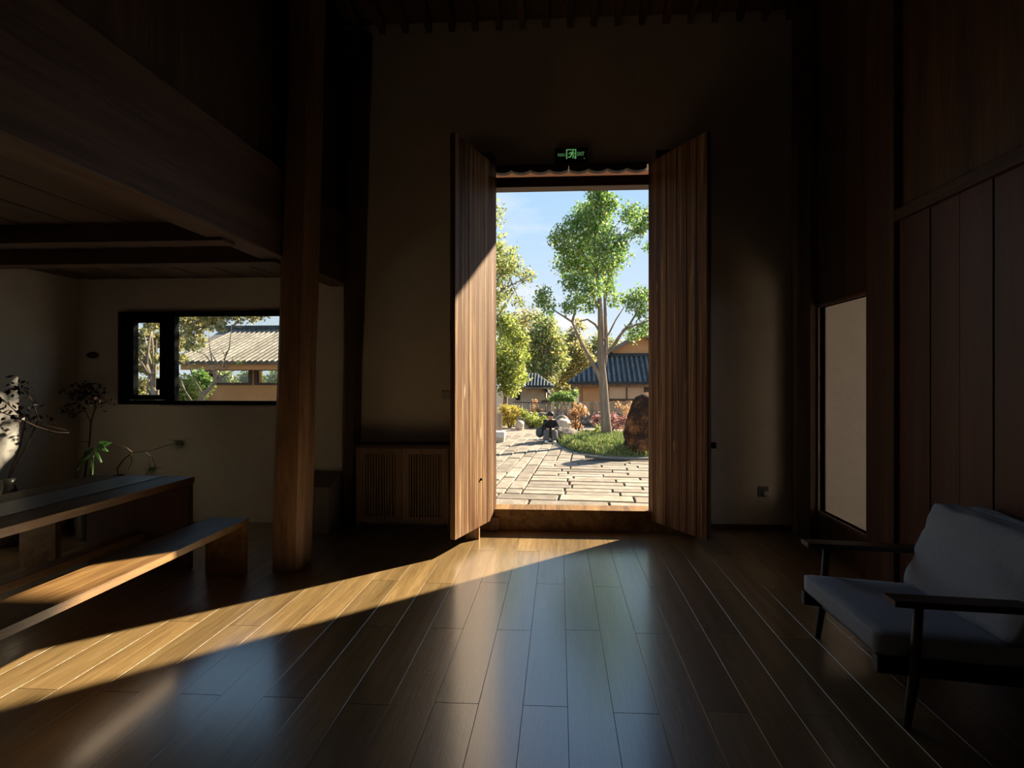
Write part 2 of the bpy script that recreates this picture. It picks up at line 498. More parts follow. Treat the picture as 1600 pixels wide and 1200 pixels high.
def leaves_mesh(name, centers, n, size, mat, parent, seed=1, shape=0.55, droop=0.0):
    """centers: (x,y,z,rx,ry,rz,weight). n small leaf quads scattered through the blobs, denser at their skin"""
    rg = np.random.default_rng(seed)
    C = np.array([c[:3] for c in centers], float); E = np.array([c[3:6] for c in centers], float)
    w = np.array([c[6] if len(c) > 6 else 1.0 for c in centers], float) * E.prod(1) ** (2 / 3)
    idx = rg.choice(len(C), n, p=w / w.sum())
    d = rg.normal(size=(n, 3)); d /= np.linalg.norm(d, axis=1)[:, None]
    r = rg.random(n) ** 0.45 * (1 + 0.18 * rg.normal(size=n))
    P = C[idx] + d * r[:, None] * E[idx]
    a = rg.normal(size=(n, 3)); a[:, 2] -= droop; a /= np.linalg.norm(a, axis=1)[:, None]
    b = np.cross(a, rg.normal(size=(n, 3))); b /= np.linalg.norm(b, axis=1)[:, None]
    s = size * (0.6 + 0.8 * rg.random(n))[:, None]
    V = np.stack([P - a * s * .5, P + b * s * .5 * shape, P + a * s * .5, P - b * s * .5 * shape], 1)
    base = BASE[parent]
    V = V.reshape(-1, 3) - np.array(base)
    me = bpy.data.meshes.new(name)
    me.vertices.add(4 * n); me.vertices.foreach_set('co', V.ravel().astype(np.float32))
    me.loops.add(4 * n); me.loops.foreach_set('vertex_index', np.arange(4 * n, dtype=np.int32))
    me.polygons.add(n)
    me.polygons.foreach_set('loop_start', np.arange(0, 4 * n, 4, dtype=np.int32))
    me.polygons.foreach_set('loop_total', np.full(n, 4, dtype=np.int32))
    me.update(calc_edges=True)
    o = finish(name, me, mat, parent, False, base)
    o['kind'] = 'stuff'
    return o

# ================================================================== SETTING: the room
YW = 5.17                                   # inner face of the front wall
YO = YW + 0.15
XL = atY(121, 591, YW).x                    # left wall
XR = atY(1248, 591, YW).x                   # right wall
XB = atY(548, 450, YW).x                    # plane of the loft beam
ZC = 2.52                                   # boards under the loft
YB = -3.2                                   # back wall
XS = 5.4                                    # far side of the next room

# floor: subfloor + planks
bm = box(NB(), XL - .3, XS + .3, YB - .2, YO, -0.25, -0.016)
floor = build('floor', bm, 'joint_soil')
tag(floor, 'oak plank floor of the dark hall', kind='structure')
xB = atZ(889.4, 1200, 0).x
PW = (atZ(956.6, 1101.7, 0).x - xB) / 1.0
yj0 = atZ(850, 912, 0).y
PL = yj0 - atZ(850, 1103, 0).y
def plank_mesh(length, name):
    b = NB(); w = PW / 2 - 0.0007; l = length / 2 - 0.0008; c = 0.0008
    bot = [(-w, -l, -.016), (w, -l, -.016), (w, l, -.016), (-w, l, -.016)]
    mid = [(x, y, -c) for x, y, _ in bot]
    tp = [(-w + c, -l + c, 0), (w - c, -l + c, 0), (w - c, l - c, 0), (-w + c, l - c, 0)]
    B = [b.verts.new(p) for p in bot]; M = [b.verts.new(p) for p in mid]; T = [b.verts.new(p) for p in tp]
    b.faces.new(T)
    for i in range(4):
        j = (i + 1) % 4
        b.faces.new([B[i], B[j], M[j], M[i]]); b.faces.new([M[i], M[j], T[j], T[i]])
    me = bpy.data.meshes.new(name); b.to_mesh(me); b.free()
    me.materials.append(MATS['floor_oak'])
    return me
PM = {}
ncol0 = int(math.floor((XL - xB) / PW)); ncol1 = int(math.ceil((XR + .1 - xB) / PW))
for k in range(ncol0, ncol1):
    xc = xB + (k + .5) * PW
    off = yj0 + (0.0 if k % 2 else PL / 2) + R.choice((0, 0, 0.02, -0.03))
    ys = [YW + .02]
    j = math.floor((YW - off) / PL)
    while off + j * PL > YB:
        if ys[-1] - (off + j * PL) > .1: ys.append(off + j * PL)
        j -= 1
    ys.append(YB)
    for a, b_ in zip(ys, ys[1:]):
        L = round(a - b_, 3)
        if L < .05: continue
        if L not in PM: PM[L] = plank_mesh(L, 'plank')
        o = bpy.data.objects.new('plank', PM[L]); COL.objects.link(o)
        o.parent = floor
        o.location = Vector((xc, (a + b_) / 2, 0)) - BASE[floor]

# front wall with doorway, window
DX0, DX1 = atY(775, 591, YW).x, atY(1013, 591, YW).x
DZ1 = atY(890, 291, YW).z
WX0, WX1 = atY(188, 560, YW).x, atY(452, 560, YW).x
WZ0, WZ1 = atY(300, 632, YW).z, atY(300, 487, YW).z
bm = wall_holes(NB(), 'x', XL - .3, XS + .3, -0.25, 5.2, YW, YO,
                [(DX0 - .30, DX1 + .40, 0.0, atY(890, 259, YW).z), (WX0, WX1, WZ0, WZ1)])
wf = build('wall_front', bm, 'plaster')
tag(wf, 'grey plaster front wall around the tall open doorway', kind='structure')

bm = box(NB(), XL - .3, XL, YB - .2, YO, -0.25, 8)
tag(build('wall_left', bm, 'plaster'), 'pale plaster side wall beside the long table', kind='structure')
bm = box(NB(), XL - .3, XS + .3, YB - .2, YB, -0.25, 8.5)
tag(build('wall_back', bm, 'plaster'), 'plaster wall closing the hall behind the viewer', kind='structure')

# right wall: opening to the next room, timber posts, red boards
XT = XR + 0.045
oy0, oy1 = atX(1361, 600, XR).y, atX(1281, 600, XR).y
oz0, oz1 = atX(1320, 818, XR).z, atX(1320, 470, XR).z
bm = wall_holes(NB(), 'y', YB - .2, YW, 0.0, 8, XR, XT, [(oy0, oy1, oz0, oz1)])
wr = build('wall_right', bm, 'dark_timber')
tag(wr, 'dark timber side wall with a raised opening to the next room', kind='structure')
bm = box(NB(), XR - .07, XR, oy1 + .03, YW, 0.0, 5.0, .006)
build('corner_post', bm, 'dark_timber', wr)
bm = box(NB(), XR - .05, XR, atX(1408, 600, XR).y, oy0 - .02, 0.0, 5.0, .006)
build('post', bm, 'dark_timber', wr)
bm = NB()
box(bm, XR - .015, XT + .01, oy1, oy1 + .028, oz0, oz1 + .028, .003)
box(bm, XR - .015, XT + .01, oy0 - .02, oy0, oz0, oz1 + .028, .003)
box(bm, XR - .015, XT + .01, oy0 - .02, oy1 + .028, oz1, oz1 + .028, .003)
box(bm, XR - .015, XT + .01, oy0 - .02, oy1 + .028, oz0 - .03, oz0, .003)
build('opening_frame', bm, 'cabinet_wood', wr)
yb1 = atX(1408, 600, XR).y - .006
bw = .235
k = 0
while yb1 > YB:
    w = bw * (0.28 if k == 0 else 1)
    t = .018 + .004 * (k % 2)
    b0 = max(yb1 - w, YB)
    build('board', box(NB(), XR - t, XR, b0 + .003, yb1 - .003, 0.0, 2.58, .003), 'red_boards', wr)
    yb1 = b0; k += 1
    if yb1 <= YB + .01: break
build('rail', box(NB(), XR - .05, XR, YB, atX(1408, 600, XR).y, 2.58, 2.66, .006), 'dark_timber_y', wr)

# next room (seen through the raised opening), lit by its own window
bm = wall_holes(NB(), 'y', 1.2, YO, 0, 3.0, XS, XS + .15, [(2.3, 3.9, 0.9, 2.3)])
tag(build('wall_next_room_side', bm, 'plaster'), 'pale plaster side wall of the next room with a window', kind='structure')
bm = box(NB(), XT, XS + .15, 1.05, 1.2, 0, 3.0)
tag(build('wall_next_room_back', bm, 'plaster'), 'pale plaster rear wall of the next room', kind='structure')
bm = box(NB(), XT, XS + .15, 1.05, YW, 2.75, 2.9)
tag(build('ceiling_next_room', bm, 'plaster'), 'pale ceiling of the next room', kind='structure')
bm = box(NB(), XT, XS, 1.2, YW, -0.016, 0.0)
tag(build('floor_next_room', bm, 'floor_oak'), 'wooden floor of the next room', kind='structure')
bm = box(NB(), XT, XS, YW - .012, YW, 0, 2.75)
tag(build('wall_next_room_front', bm, 'plaster'), 'pale lit plaster wall seen through the raised opening', kind='structure')

# roof: slab, boards, rafters
kz = 0.30
zr = lambda y: 5.03 + kz * (YW - y)
bm = hexa(NB(), [(XL - .3, YB - .2, zr(YB - .2) + .1), (XS + .3, YB - .2, zr(YB - .2) + .1), (XS + .3, YO, zr(YO) + .1), (XL - .3, YO, zr(YO) + .1)],
          [(XL - .3, YB - .2, zr(YB - .2) + .25), (XS + .3, YB - .2, zr(YB - .2) + .25), (XS + .3, YO, zr(YO) + .25), (XL - .3, YO, zr(YO) + .25)])
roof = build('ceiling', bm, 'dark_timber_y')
tag(roof, 'dark board roof with close set rafters above the hall', kind='structure')
sp = 37 * pxm(YW)
x = XB + .1
while x < XR:
    bm = hexa(NB(), [(x - .03, 0.6, zr(.6)), (x + .03, 0.6, zr(.6)), (x + .03, YW, zr(YW)), (x - .03, YW, zr(YW))],
              [(x - .03, 0.6, zr(.6) + .1), (x + .03, 0.6, zr(.6) + .1), (x + .03, YW, zr(YW) + .1), (x - .03, YW, zr(YW) + .1)])
    build('rafter', bm, 'dark_timber_y', roof)
    x += sp

# loft over the left bay: boards, joists, beam, partition above it
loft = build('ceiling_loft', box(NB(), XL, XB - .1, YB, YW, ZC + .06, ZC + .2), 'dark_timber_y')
tag(loft, 'low board ceiling of the loft over the table bay', kind='structure')
x = XB - .17; k = 0
while x > XL + .05:
    x0 = max(x - .19, XL)
    build('board', box(NB(), x0 + .003, x - .003, 0.3, YW, ZC + .03 - .004 * (k % 2), ZC + .06), 'dark_timber_y', loft)
    x = x0; k += 1
for (pa, pb) in ((383, 372), (346, 322)):
    ya = (ZC - CAMZ) / ((PPY - pa - 8) / F_PX)
    build('joist', box(NB(), XL, XB - .1, ya - .14, ya, ZC - .10, ZC + .05, .006), 'dark_timber_x', loft)
pz0 = atY(437, 405, 3.95).z
pzt = atX(390, 225, XB).z
beam = build('loft_beam', box(NB(), XB - .22, XB, YB, YW, pz0, pzt, .012), 'dark_timber_y')
tag(beam, 'deep knotty timber beam carrying the loft above the table bay', 'beam')
beam['kind'] = 'structure'
part = build('wall_loft', box(NB(), XB - .20, XB - .06, YB, YW, pzt, 8), 'dark_timber')
tag(part, 'dark timber partition rising above the loft beam', kind='structure')

# pillar under the beam, slightly leaning squared trunk
def leaning_post(name, mat, pbl, pbr, ybot, ptl, ptr, ytop_px, yd, thick, ztop, label, parent=None):
    bl, br = atY(pbl, ybot, yd), atY(pbr, ybot, yd)
    tl, tr = atY(ptl, ytop_px, yd), atY(ptr, ytop_px, yd)
    def ex(a, b_, z):
        t = (z - a.z) / (b_.z - a.z); return a.x + (b_.x - a.x) * t
    bm = NB(); rings = []
    for i in range(13):
        z = ztop * i / 12
        xl, xr_ = ex(bl, tl, z), ex(br, tr, z)
        j = lambda s: .010 * noise.noise(Vector((s * 3.1, z * 1.7, 0.3)))
        c = .035
        rings.append([bm.verts.new(p) for p in (
            (xl + j(1), yd + c, z), (xl + c, yd + j(2), z), (xr_ - c, yd + j(3), z), (xr_ + j(4), yd + c, z),
            (xr_ + j(5), yd + thick - c, z), (xr_ - c, yd + thick, z), (xl + c, yd + thick, z), (xl + j(6), yd + thick - c, z))])
    for a, b_ in zip(rings, rings[1:]):
        for q in range(8):
            bm.faces.new([a[q], a[(q + 1) % 8], b_[(q + 1) % 8], b_[q]])
    bm.faces.new(rings[0][::-1]); bm.faces.new(rings[-1])
    o = build(name, bm, mat, parent, False)
    return o
pil = leaning_post('pillar', 'pillar_wood', 420, 468, 893, 435, 480, 410, atZ(444, 893, 0).y, .23, 5.2, '')
tag(pil, 'brown squared timber pillar standing beside the bench under the loft beam', 'pillar', kind='structure')
wp = leaning_post('wall_post', 'dark_timber', 532, 553, 823, 535, 565, 440, YW - .12, .13, 5.0, '')
tag(wp, 'dark timber post set against the front wall at the end of the loft beam', 'post', kind='structure')

# skirting
bm = NB(); box(bm, DX1 + .36, XR - .07, YW - .02, YW, 0, .055)
tag(build('baseboard_front', bm, 'dark_timber_x'), 'low dark skirting along the front wall', kind='structure')

# ------------------------------------------------------------------ doorway: sill, jambs, lintel, leaves
ZLB, ZLT = 0.12, 3.60
sill_y = atZ(890, 831, 0).y
SZ = atY(890, 797, sill_y).z
sill = build('trim_1', box(NB(), DX0 - .28, DX1 + .32, sill_y, YW + .05, 0, SZ, .008), 'table_wood')
tag(sill, 'high brown timber threshold of the doorway', kind='structure')
dj = build('trim_2', box(NB(), DX0 - .34, DX0 - .012, YW - .135, YW + .004, 0, DZ1 + .3, .006), 'dark_timber')
tag(dj, 'dark timber door jamb behind the weathered leaf', kind='structure')
dj = build('trim_3', box(NB(), DX1 + .06, DX1 + .44, YW - .11, YW - .055, 0, DZ1 + .3, .006), 'dark_timber')
tag(dj, 'dark timber door jamb behind the shaded leaf', kind='structure')
zl0 = atY(890, 291, YW - .12).z; zl1 = atY(890, 275, YW - .12).z
ln = build('trim_4', box(NB(), DX0 - .3, DX1 + .34, YW - .12, YW + .02, zl0, zl1, .004), 'dark_timber_x')
tag(ln, 'dark lintel over the doorway', kind='structure')
zl2 = atY(890, 258, YW - .10).z
# scalloped valance board above: two lengths, wavy lower edge
bm = NB()
xs0, xs1 = atY(768, 262, YW - .13).x, atY(1013, 262, YW - .13).x
xm = atY(889, 262, YW - .13).x
def valance(xa, xb, n):
    z_hi, zmid, amp = atY(890, 255.5, YW - .05).z, atY(890, 266, YW - .05).z, .014
    pts = [(xb, z_hi), (xa, z_hi)]
    N = n * 14
    for i in range(N + 1):
        t = i / N; ph = (t * n) % 1.0
        pts.append((xa + (xb - xa) * t, zmid + amp - 2 * amp * (math.sin(PI * ph) ** 0.7 if 0 < ph < 1 else 0)))
    return pts
for (xa, xb, n) in ((xs0, xm - .004, 4), (xm + .004, xs1, 4)):
    build('valance_board', prism(NB(), valance(xa, xb, n), 'y', YW - .05, YW + .02), 'dark_timber_x', ln)

def door_leaf(name, hx, hy, fx, fy, side, label):
    """side=+1: the shown face looks towards +x"""
    t = thing(name, (hx, hy, ZLB), label, 'door', kind=None)
    H, Fp = Vector((hx, hy, 0)), Vector((fx, fy, 0))
    d = (Fp - H); L = d.length; d.normalize()
    nrm = Vector((-d.y, d.x, 0))
    if nrm.x * side < 0: nrm = -nrm
    cuts = [0.0, .17, .33, .52, .70, .86, 1.0] if side > 0 else [0.0, .15, .34, .50, .68, .84, 1.0]
    th = .05
    for i, (a, b_) in enumerate(zip(cuts, cuts[1:])):
        off = (.0, .002, .001, .003, .001, .0)[i]
        p0, p1 = H + d * (L * a + .0015), H + d * (L * b_ - .0015)
        bot = [p0 + nrm * off, p1 + nrm * off, p1 - nrm * th, p0 - nrm * th]
        bm = hexa(NB(), [v + Vector((0, 0, ZLB)) for v in bot], [v + Vector((0, 0, ZLT)) for v in bot], .0022)
        build('board', bm, 'door_wood', t)
    for z in (ZLB + .35, 1.9, ZLT - .35):                 # battens on the hidden face
        p0, p1 = H + d * .05, H + d * (L - .05)
        bot = [p0 - nrm * th, p1 - nrm * th, p1 - nrm * (th + .035), p0 - nrm * (th + .035)]
        bm = hexa(NB(), [v + Vector((0, 0, z)) for v in bot], [v + Vector((0, 0, z + .09)) for v in bot], .004)
        build('batten', bm, 'dark_timber_x', t)
    return t, H, d, nrm, L
lf = atZ(711, 844, ZLB); lh = atZ(776, 803, ZLB)
lh.y = YW - .12; lh.x = atY(775.5, 591, lh.y).x
tL, HL, dL, nL, LL = door_leaf('door_leaf', lh.x, lh.y, lf.x, lf.y, 1, 'tall weathered plank door leaf with sunlight across its lower boards')
rf = atZ(1105, 845, ZLB)
rh = Vector((atY(1013, 591, YW - .12).x, YW - .12, 0))
tR, HR, dR, nR, LR = door_leaf('door_leaf', rh.x, rh.y, rf.x, rf.y, -1, 'tall dark brown plank door leaf in shade, with pale knots')
# latch on the shaded leaf
p = HR + dR * (LR - .02) - nR * .07
bm = box(NB(), p.x - .015, p.x + .035, p.y - .03, p.y + .03, .90, .95, .004)
build('latch', bm, 'black_metal', tR)
# knot hole plug on the sunlit leaf
p = HL + dL * (LL * .42) + nL * .008 + Vector((0, 0, atY(741, 747, 4.8).z))
bm = NB(); g = bmesh.ops.create_icosphere(bm, subdivisions=1, radius=.014, matrix=Matrix.Translation(p))
build('knot_hole', bm, 'frame_black', tL)
# pivot blocks
for (xa, xb, nm) in ((764, 781, 'sunlit'), (1008.5, 1026, 'shaded')):
    a, b_ = atZ(xa, 829, 0), atZ(xb, 829, 0)
    pb = build('pivot_block', box(NB(), a.x, b_.x, a.y - .02, a.y + .30, 0, .135, .006), 'pillar_wood')
    tag(pb, 'squared wooden pivot block under the %s door leaf' % nm, 'block')
# stop board under the sunlit leaf
a = atZ(748.5, 843, 0)
hb = build('door_stop', hexa(NB(), [(a.x - .13, a.y, 0), (a.x, a.y, 0), (a.x, a.y + .05, 0), (a.x - .13, a.y + .05, 0)],
           [(a.x - .13, a.y, ZLB + .005), (a.x, a.y, ZLB + .005), (a.x, a.y + .05, ZLB + .005), (a.x - .13, a.y + .05, ZLB + .005)], .003), 'pillar_wood')
tag(hb, 'small wooden stop board wedged under the sunlit door leaf', 'door stop')

# ------------------------------------------------------------------ window of the bay
win = build('window_1', wall_holes(NB(), 'x', WX0, WX1, WZ0, WZ1, YW - .03, YW + .035,
            [(atY(212, 560, YW).x - .09, atY(256, 560, YW).x + .03, WZ0 + .045, WZ1 - .045),
             (atY(276, 560, YW).x, WX1 - .05, WZ0 + .04, WZ1 - .05)]), 'frame_black')
tag(win, 'black framed window with a narrow casement above the table', kind='structure')
cx0, cx1 = atY(212, 560, YW).x - .09, atY(256, 560, YW).x + .03
gx0, gx1 = atY(214, 560, YW).x, atY(254.5, 560, YW).x
gz0, gz1 = atY(235, 617, YW).z, atY(235, 504.5, YW).z
sash = build('casement_sash', wall_holes(NB(), 'x', cx0 + .004, cx1 - .004, WZ0 + .049, WZ1 - .049, YW - .045, YW + .02, [(gx0, gx1, gz0, gz1)]), 'frame_black', win)
build('pane', box(NB(), gx0, gx1, YW - .01, YW - .004, gz0, gz1), 'glass', sash)
build('pane', box(NB(), atY(276, 560, YW).x, WX1 - .05, YW + .01, YW + .016, WZ0 + .04, WZ1 - .05), 'glass', win)
hx = atY(201, 570, YW).x; hz = atY(201, 570, YW).z
bm = NB(); box(bm, hx - .012, hx + .012, YW - .06, YW - .045, hz - .04, hz + .04, .003); box(bm, hx - .006, hx + .008, YW - .075, YW - .06, hz - .07, hz + .01, .003)
build('handle', bm, 'black_metal', sash)
lz = atY(252, 600, YW).z; lx = atY(252, 600, YW).x
build('latch', box(NB(), lx - .012, lx + .02, YW - .06, YW - .045, lz - .06, lz + .06, .004), 'black_metal', sash)
build('sill', box(NB(), atY(255, 560, YW).x, WX1, YW - .05, YW + .02, WZ0 - .022, WZ0 - .004, .002), 'switch_white', win)

# ------------------------------------------------------------------ canopy outside over the doorway
YE = 6.15
ZE = 2.86 + .93 * (YE - (YW - .07))
bm = hexa(NB(), [(-6, YO, ZE + .45), (7, YO, ZE + .45), (7, YE, ZE), (-6, YE, ZE)],
          [(-6, YO, ZE + .57), (7, YO, ZE + .57), (7, YE, ZE + .10), (-6, YE, ZE + .10)])
can = build('entrance_canopy', bm, 'lintel_red')
tag(can, 'tiled eave over the doorway outside, underside reddish', 'eave', kind='structure')

# ================================================================== FURNITURE
def add_table():
    z = .72
    fr, fl = atZ(304, 744.5, z), atZ(148, 742.5, z)
    x1, x0, y1 = fr.x, fl.x, fr.y
    y0 = y1 - 2.7
    t = thing('dining_table', ((x0 + x1) / 2, (y0 + y1) / 2, 0), 'long dark wood table with slab ends and a grey runner in the window bay', 'table')
    build('tabletop', box(NB(), x0, x1, y0, y1, z - .05, z, .0015), 'table_wood', t)
    for ya in (y1 - .06, y0 + .02):
        build('end_panel', box(NB(), x0 + .004, x1 - .004, ya, ya + .05, 0, z - .05, .003), 'red_boards', t)
    xm = (x0 + x1) / 2
    build('stretcher', box(NB(), xm - .06, xm + .06, y0 + .07, y1 - .06, .24, .29, .004), 'table_wood', t)
    rx0, rx1 = atZ(200, 742.7, z).x, atZ(261, 743.5, z).x
    rn = build('table_runner', box(NB(), rx0, rx1, y0 + .01, y1 - .005, z, z + .004), 'runner_cloth')
    tag(rn, 'pale grey runner laid lengthwise along the dark table', 'table runner')
    return x0, x1, y0, y1
TX0, TX1, TY0, TY1 = add_table()

def add_bench(x0, x1, y0, y1, label):
    z = .42
    t = thing('bench', ((x0 + x1) / 2, (y0 + y1) / 2, 0), label, 'bench', 'slab benches at the long table')
    build('seat', box(NB(), x0, x1, y0, y1, z - .045, z, .0015), 'table_wood', t)
    for ya in (y1 - .055, y0 + .01):
        build('end_panel', box(NB(), x0 + .004, x1 - .004, ya, ya + .045, 0, z - .045, .003), 'table_wood', t)
b1, b0 = atZ(389, 809.5, .42), atZ(327.5, 808.5, .42)
add_bench(b0.x, b1.x, b1.y - 2.6, b1.y, 'wooden slab bench between the pillar and the table, crossed by a band of sunlight')
add_bench(TX0 - .55, TX0 - .24, TY1 - 2.6, TY1 - .02, 'wooden slab bench between the table and the pale side wall')

def rounded_slab(bm, x0, x1, y0, y1, z0, z1, r, puff=0.0, seed=0, n=14, wr=0.0):
    """cushion: a box grid with rounded edges, puffed in the middle, gently wrinkled; returns verts"""
    g = bmesh.ops.create_cube(bm, size=2.0)
    bmesh.ops.subdivide_edges(bm, edges=list({e for v in g['verts'] for e in v.link_edges}), cuts=n, use_grid_fill=True)
    hx, hy, hz = (x1 - x0) / 2, (y1 - y0) / 2, (z1 - z0) / 2
    c = Vector(((x0 + x1) / 2, (y0 + y1) / 2, (z0 + z1) / 2))
    for v in bm.verts:
        u = v.co.copy()
        p = Vector((u.x * hx, u.y * hy, u.z * hz))
        q = Vector((max(-hx + r, min(hx - r, p.x)), max(-hy + r, min(hy - r, p.y)), max(-hz + r, min(hz - r, p.z))))
        d = p - q
        if d.length > 1e-6: p = q + d.normalized() * r
        k = (1 - u.x ** 2) * (1 - u.y ** 2) if hz <= min(hx, hy) else (1 - u.y ** 2) * (1 - u.z ** 2)
        ax = 2 if hz <= min(hx, hy) else 0
        p[ax] += puff * k * (1 if u[ax] > 0 else -1) * abs(u[ax])
        if wr:
            p += wr * noise.noise_vector(Vector((u.x * 1.5, u.y * 2.3, u.z * 4)) + Vector((seed, 0, 0)))
        v.co = c + p
    return bm

def add_armchair():
    zA = .56
    fl = atZ(1286, 997, 0); nl = atZ(1428, 1137, 0)
    xf = (fl.x + nl.x) / 2; yf, yn = fl.y, nl.y
    t = thing('armchair', (xf + .35, (yf + yn) / 2, 0), 'low dark wood armchair with grey blue cushions beside the red board wall', 'armchair')
    xfront = xf - .135
    for ya, s in ((yf, 1), (yn, -1)):
        # armrest
        bm = hexa(NB(), [(xfront + .03, ya - .045, zA - .028), (xfront + .86, ya - .045, zA - .06), (xfront + .86, ya + .045, zA - .06), (xfront + .03, ya + .045, zA - .028)],
                  [(xfront + .03, ya - .045, zA), (xfront + .86, ya - .045, zA - .03), (xfront + .86, ya + .045, zA - .03), (xfront + .03, ya + .045, zA)], .005)
        build('armrest', bm, 'chair_wood', t)
        # legs run from floor to armrest
        build('leg', tube(NB(), [(xf - .03, ya, 0), (xf, ya, .22), (xf + .02, ya, zA - .02)], [.015, .022, .019], 12), 'chair_wood', t, True)
        build('leg', tube(NB(), [(xf + .66, ya, 0), (xf + .60, ya, .22), (xf + .56, ya, zA - .04)], [.015, .022, .019], 12), 'chair_wood', t, True)
        yi = ya - s * .045
        bm = hexa(NB(), [(xfront, yi - .018, .215), (xfront + .80, yi - .018, .15), (xfront + .80, yi + .018, .15), (xfront, yi + .018, .215)],
                  [(xfront, yi - .018, .29), (xfront + .80, yi - .018, .225), (xfront + .80, yi + .018, .225), (xfront, yi + .018, .29)], .004)
        build('side_rail', bm, 'chair_wood', t)
        bm = hexa(NB(), [(xfront + .62, yi - .016, .20), (xfront + .67, yi - .016, .20), (xfront + .67, yi + .016, .20), (xfront + .62, yi + .016, .20)],
                  [(xfront + .80, yi - .016, .78), (xfront + .84, yi - .016, .78), (xfront + .84, yi + .016, .78), (xfront + .80, yi + .016, .78)], .003)
        build('back_post', bm, 'chair_wood', t)
    for z, xx in ((.72, xfront + .79), (.50, xfront + .73), (.32, xfront + .68)):
        build('back_rail', box(NB(), xx, xx + .025, yn + .04, yf - .04, z - .02, z + .02, .004), 'chair_wood', t)
    build('front_rail', box(NB(), xfront + .10, xfront + .13, yn + .04, yf - .04, .20, .27, .004), 'chair_wood', t)
    # seat cushion, back lower than front
    bm = rounded_slab(NB(), xfront + .005, xfront + .66, yn + .03, yf - .03, .285, .387, .022, .012, 1, 12)
    for v in bm.verts: v.co.z -= (v.co.x - xfront) * .07
    build('seat_cushion', bm, 'cushion_blue', t, True)
    # back cushion leaning, and a second pillow behind it
    def backc(x0, th, zlo, zhi, ya, yb, lean, seed, name):
        bm = rounded_slab(NB(), x0, x0 + th, ya, yb, zlo, zhi, .034, .03, seed, 16, .013)
        for v in bm.verts: v.co.x += (v.co.z - zlo) * lean
        build(name, bm, 'cushion_blue', t, True)
    backc(xfront + .53, .15, .345, .80, yn + .0, yf - .04, .38, 2, 'back_cushion')
    backc(xfront + .67, .09, .36, .80, yn - .02, yf - .10, .38, 5, 'rear_cushion')
add_armchair()

# slatted cabinet
def add_cabinet():
    yc = atZ(620, 832, 0).y
    xa, xb = atY(556, 750, yc).x, atY(701, 750, yc).x
    zb, zt = atY(620, 817, yc).z, atY(620, 700, yc).z
    t = thing('slatted_cabinet', ((xa + xb) / 2, yc + .1, 0), 'low dark cabinet with two slatted doors against the front wall', 'cabinet')
    build('top', box(NB(), xa - .015, xb + .015, yc - .015, YW - .003, zt, zt + .03, .004), 'dark_timber_x', t)
    bm = NB()
    box(bm, xa, xa + .02, yc + .02, YW - .003, 0, zt); box(bm, xb - .02, xb, yc + .02, YW - .003, 0, zt)
    box(bm, xa, xb, yc + .02, YW - .003, zb, zb + .02); box(bm, xa, xb, YW - .025, YW - .003, zb, zt)
    build('carcass', bm, 'cabinet_wood', t)
    xm = (xa + xb) / 2
    for (da, db) in ((xa + .004, xm - .002), (xm + .002, xb - .004)):
        bm = NB(); fw = .065
        wall_holes(bm, 'x', da, db, zb, zt - .004, yc, yc + .02, [(da + fw, db - fw, zb + .06, zt - .06)])
        dr = build('door', bm, 'cabinet_wood', t)
        n = 12; w = (db - da - 2 * fw) / n
        for i in range(n):
            s0 = da + fw + w * i + w * .25
            build('slat', box(NB(), s0, s0 + w * .5, yc + .002, yc + .018, zb + .055, zt - .055), 'cabinet_wood', dr)
add_cabinet()

# pale box with a sloping lid between pillar and wall post
yb_ = atZ(495, 834, 0).y
xa, xb = atY(462, 800, yb_).x, atY(513.5, 800, yb_).x
zt = atY(495, 763, yb_).z
t = thing('storage_box', ((xa + xb) / 2, yb_ + .1, 0), 'pale grey box with sloping lid between the pillar and wall post', 'box')
bm = hexa(NB(), [(xa, yb_, 0), (xb, yb_, 0), (xb, YW - .01, 0), (xa, YW - .01, 0)], [(xa, yb_, zt), (xb, yb_, zt), (xb, YW - .01, zt + .09), (xa, YW - .01, zt + .09)], .004)
build('body', bm, 'box_grey', t)
bm = hexa(NB(), [(xa - .004, yb_ - .006, zt), (xb + .004, yb_ - .006, zt), (xb + .004, YW - .01, zt + .092), (xa - .004, YW - .01, zt + .092)],
          [(xa - .004, yb_ - .006, zt + .012), (xb + .004, yb_ - .006, zt + .012), (xb + .004, YW - .01, zt + .106), (xa - .004, YW - .01, zt + .106)], .003)
build('lid', bm, 'box_grey', t)
xh = atY(482, 750, yb_ + .1).x
build('lid_catch', box(NB(), xh, xh + .03, yb_ + .08, yb_ + .1, zt + .045, zt + .06), 'socket_dark', t)

# socket with plug, light switch, small dark wall ornament
p = atY(1192, 768, YW)
t = thing('wall_socket', (p.x, YW, p.z), 'dark square wall socket with a white plug low on the plaster', 'socket')
build('plate', box(NB(), p.x - .05, p.x + .05, YW - .012, YW + .001, p.z - .05, p.z + .05, .003), 'socket_dark', t)
pl = build('plug', box(NB(), p.x + .0, p.x + .04, YW - .05, YW - .012, p.z - .035, p.z + .012, .006), 'plug_white', t)
build('cord', tube(NB(), [(p.x + .02, YW - .03, p.z - .035), (p.x + .05, YW - .02, p.z - .05), (p.x + .2, YW - .006, p.z - .038), (p.x + .33, YW - .006, p.z - .036)], .003, 6), 'plug_white', pl, True)
p = atY(697, 617, YW)
t = thing('light_switch', (p.x, YW, p.z), 'pale switch plate on the wall beside the sunlit door leaf', 'switch')
build('plate', box(NB(), p.x - .043, p.x + .043, YW - .01, YW + .001, p.z - .043, p.z + .043, .003), 'switch_white', t)
for s in (-1, 1):
    build('rocker', box(NB(), p.x + s * .018 - .015, p.x + s * .018 + .015, YW - .014, YW - .009, p.z - .03, p.z + .03, .002), 'switch_white', t)
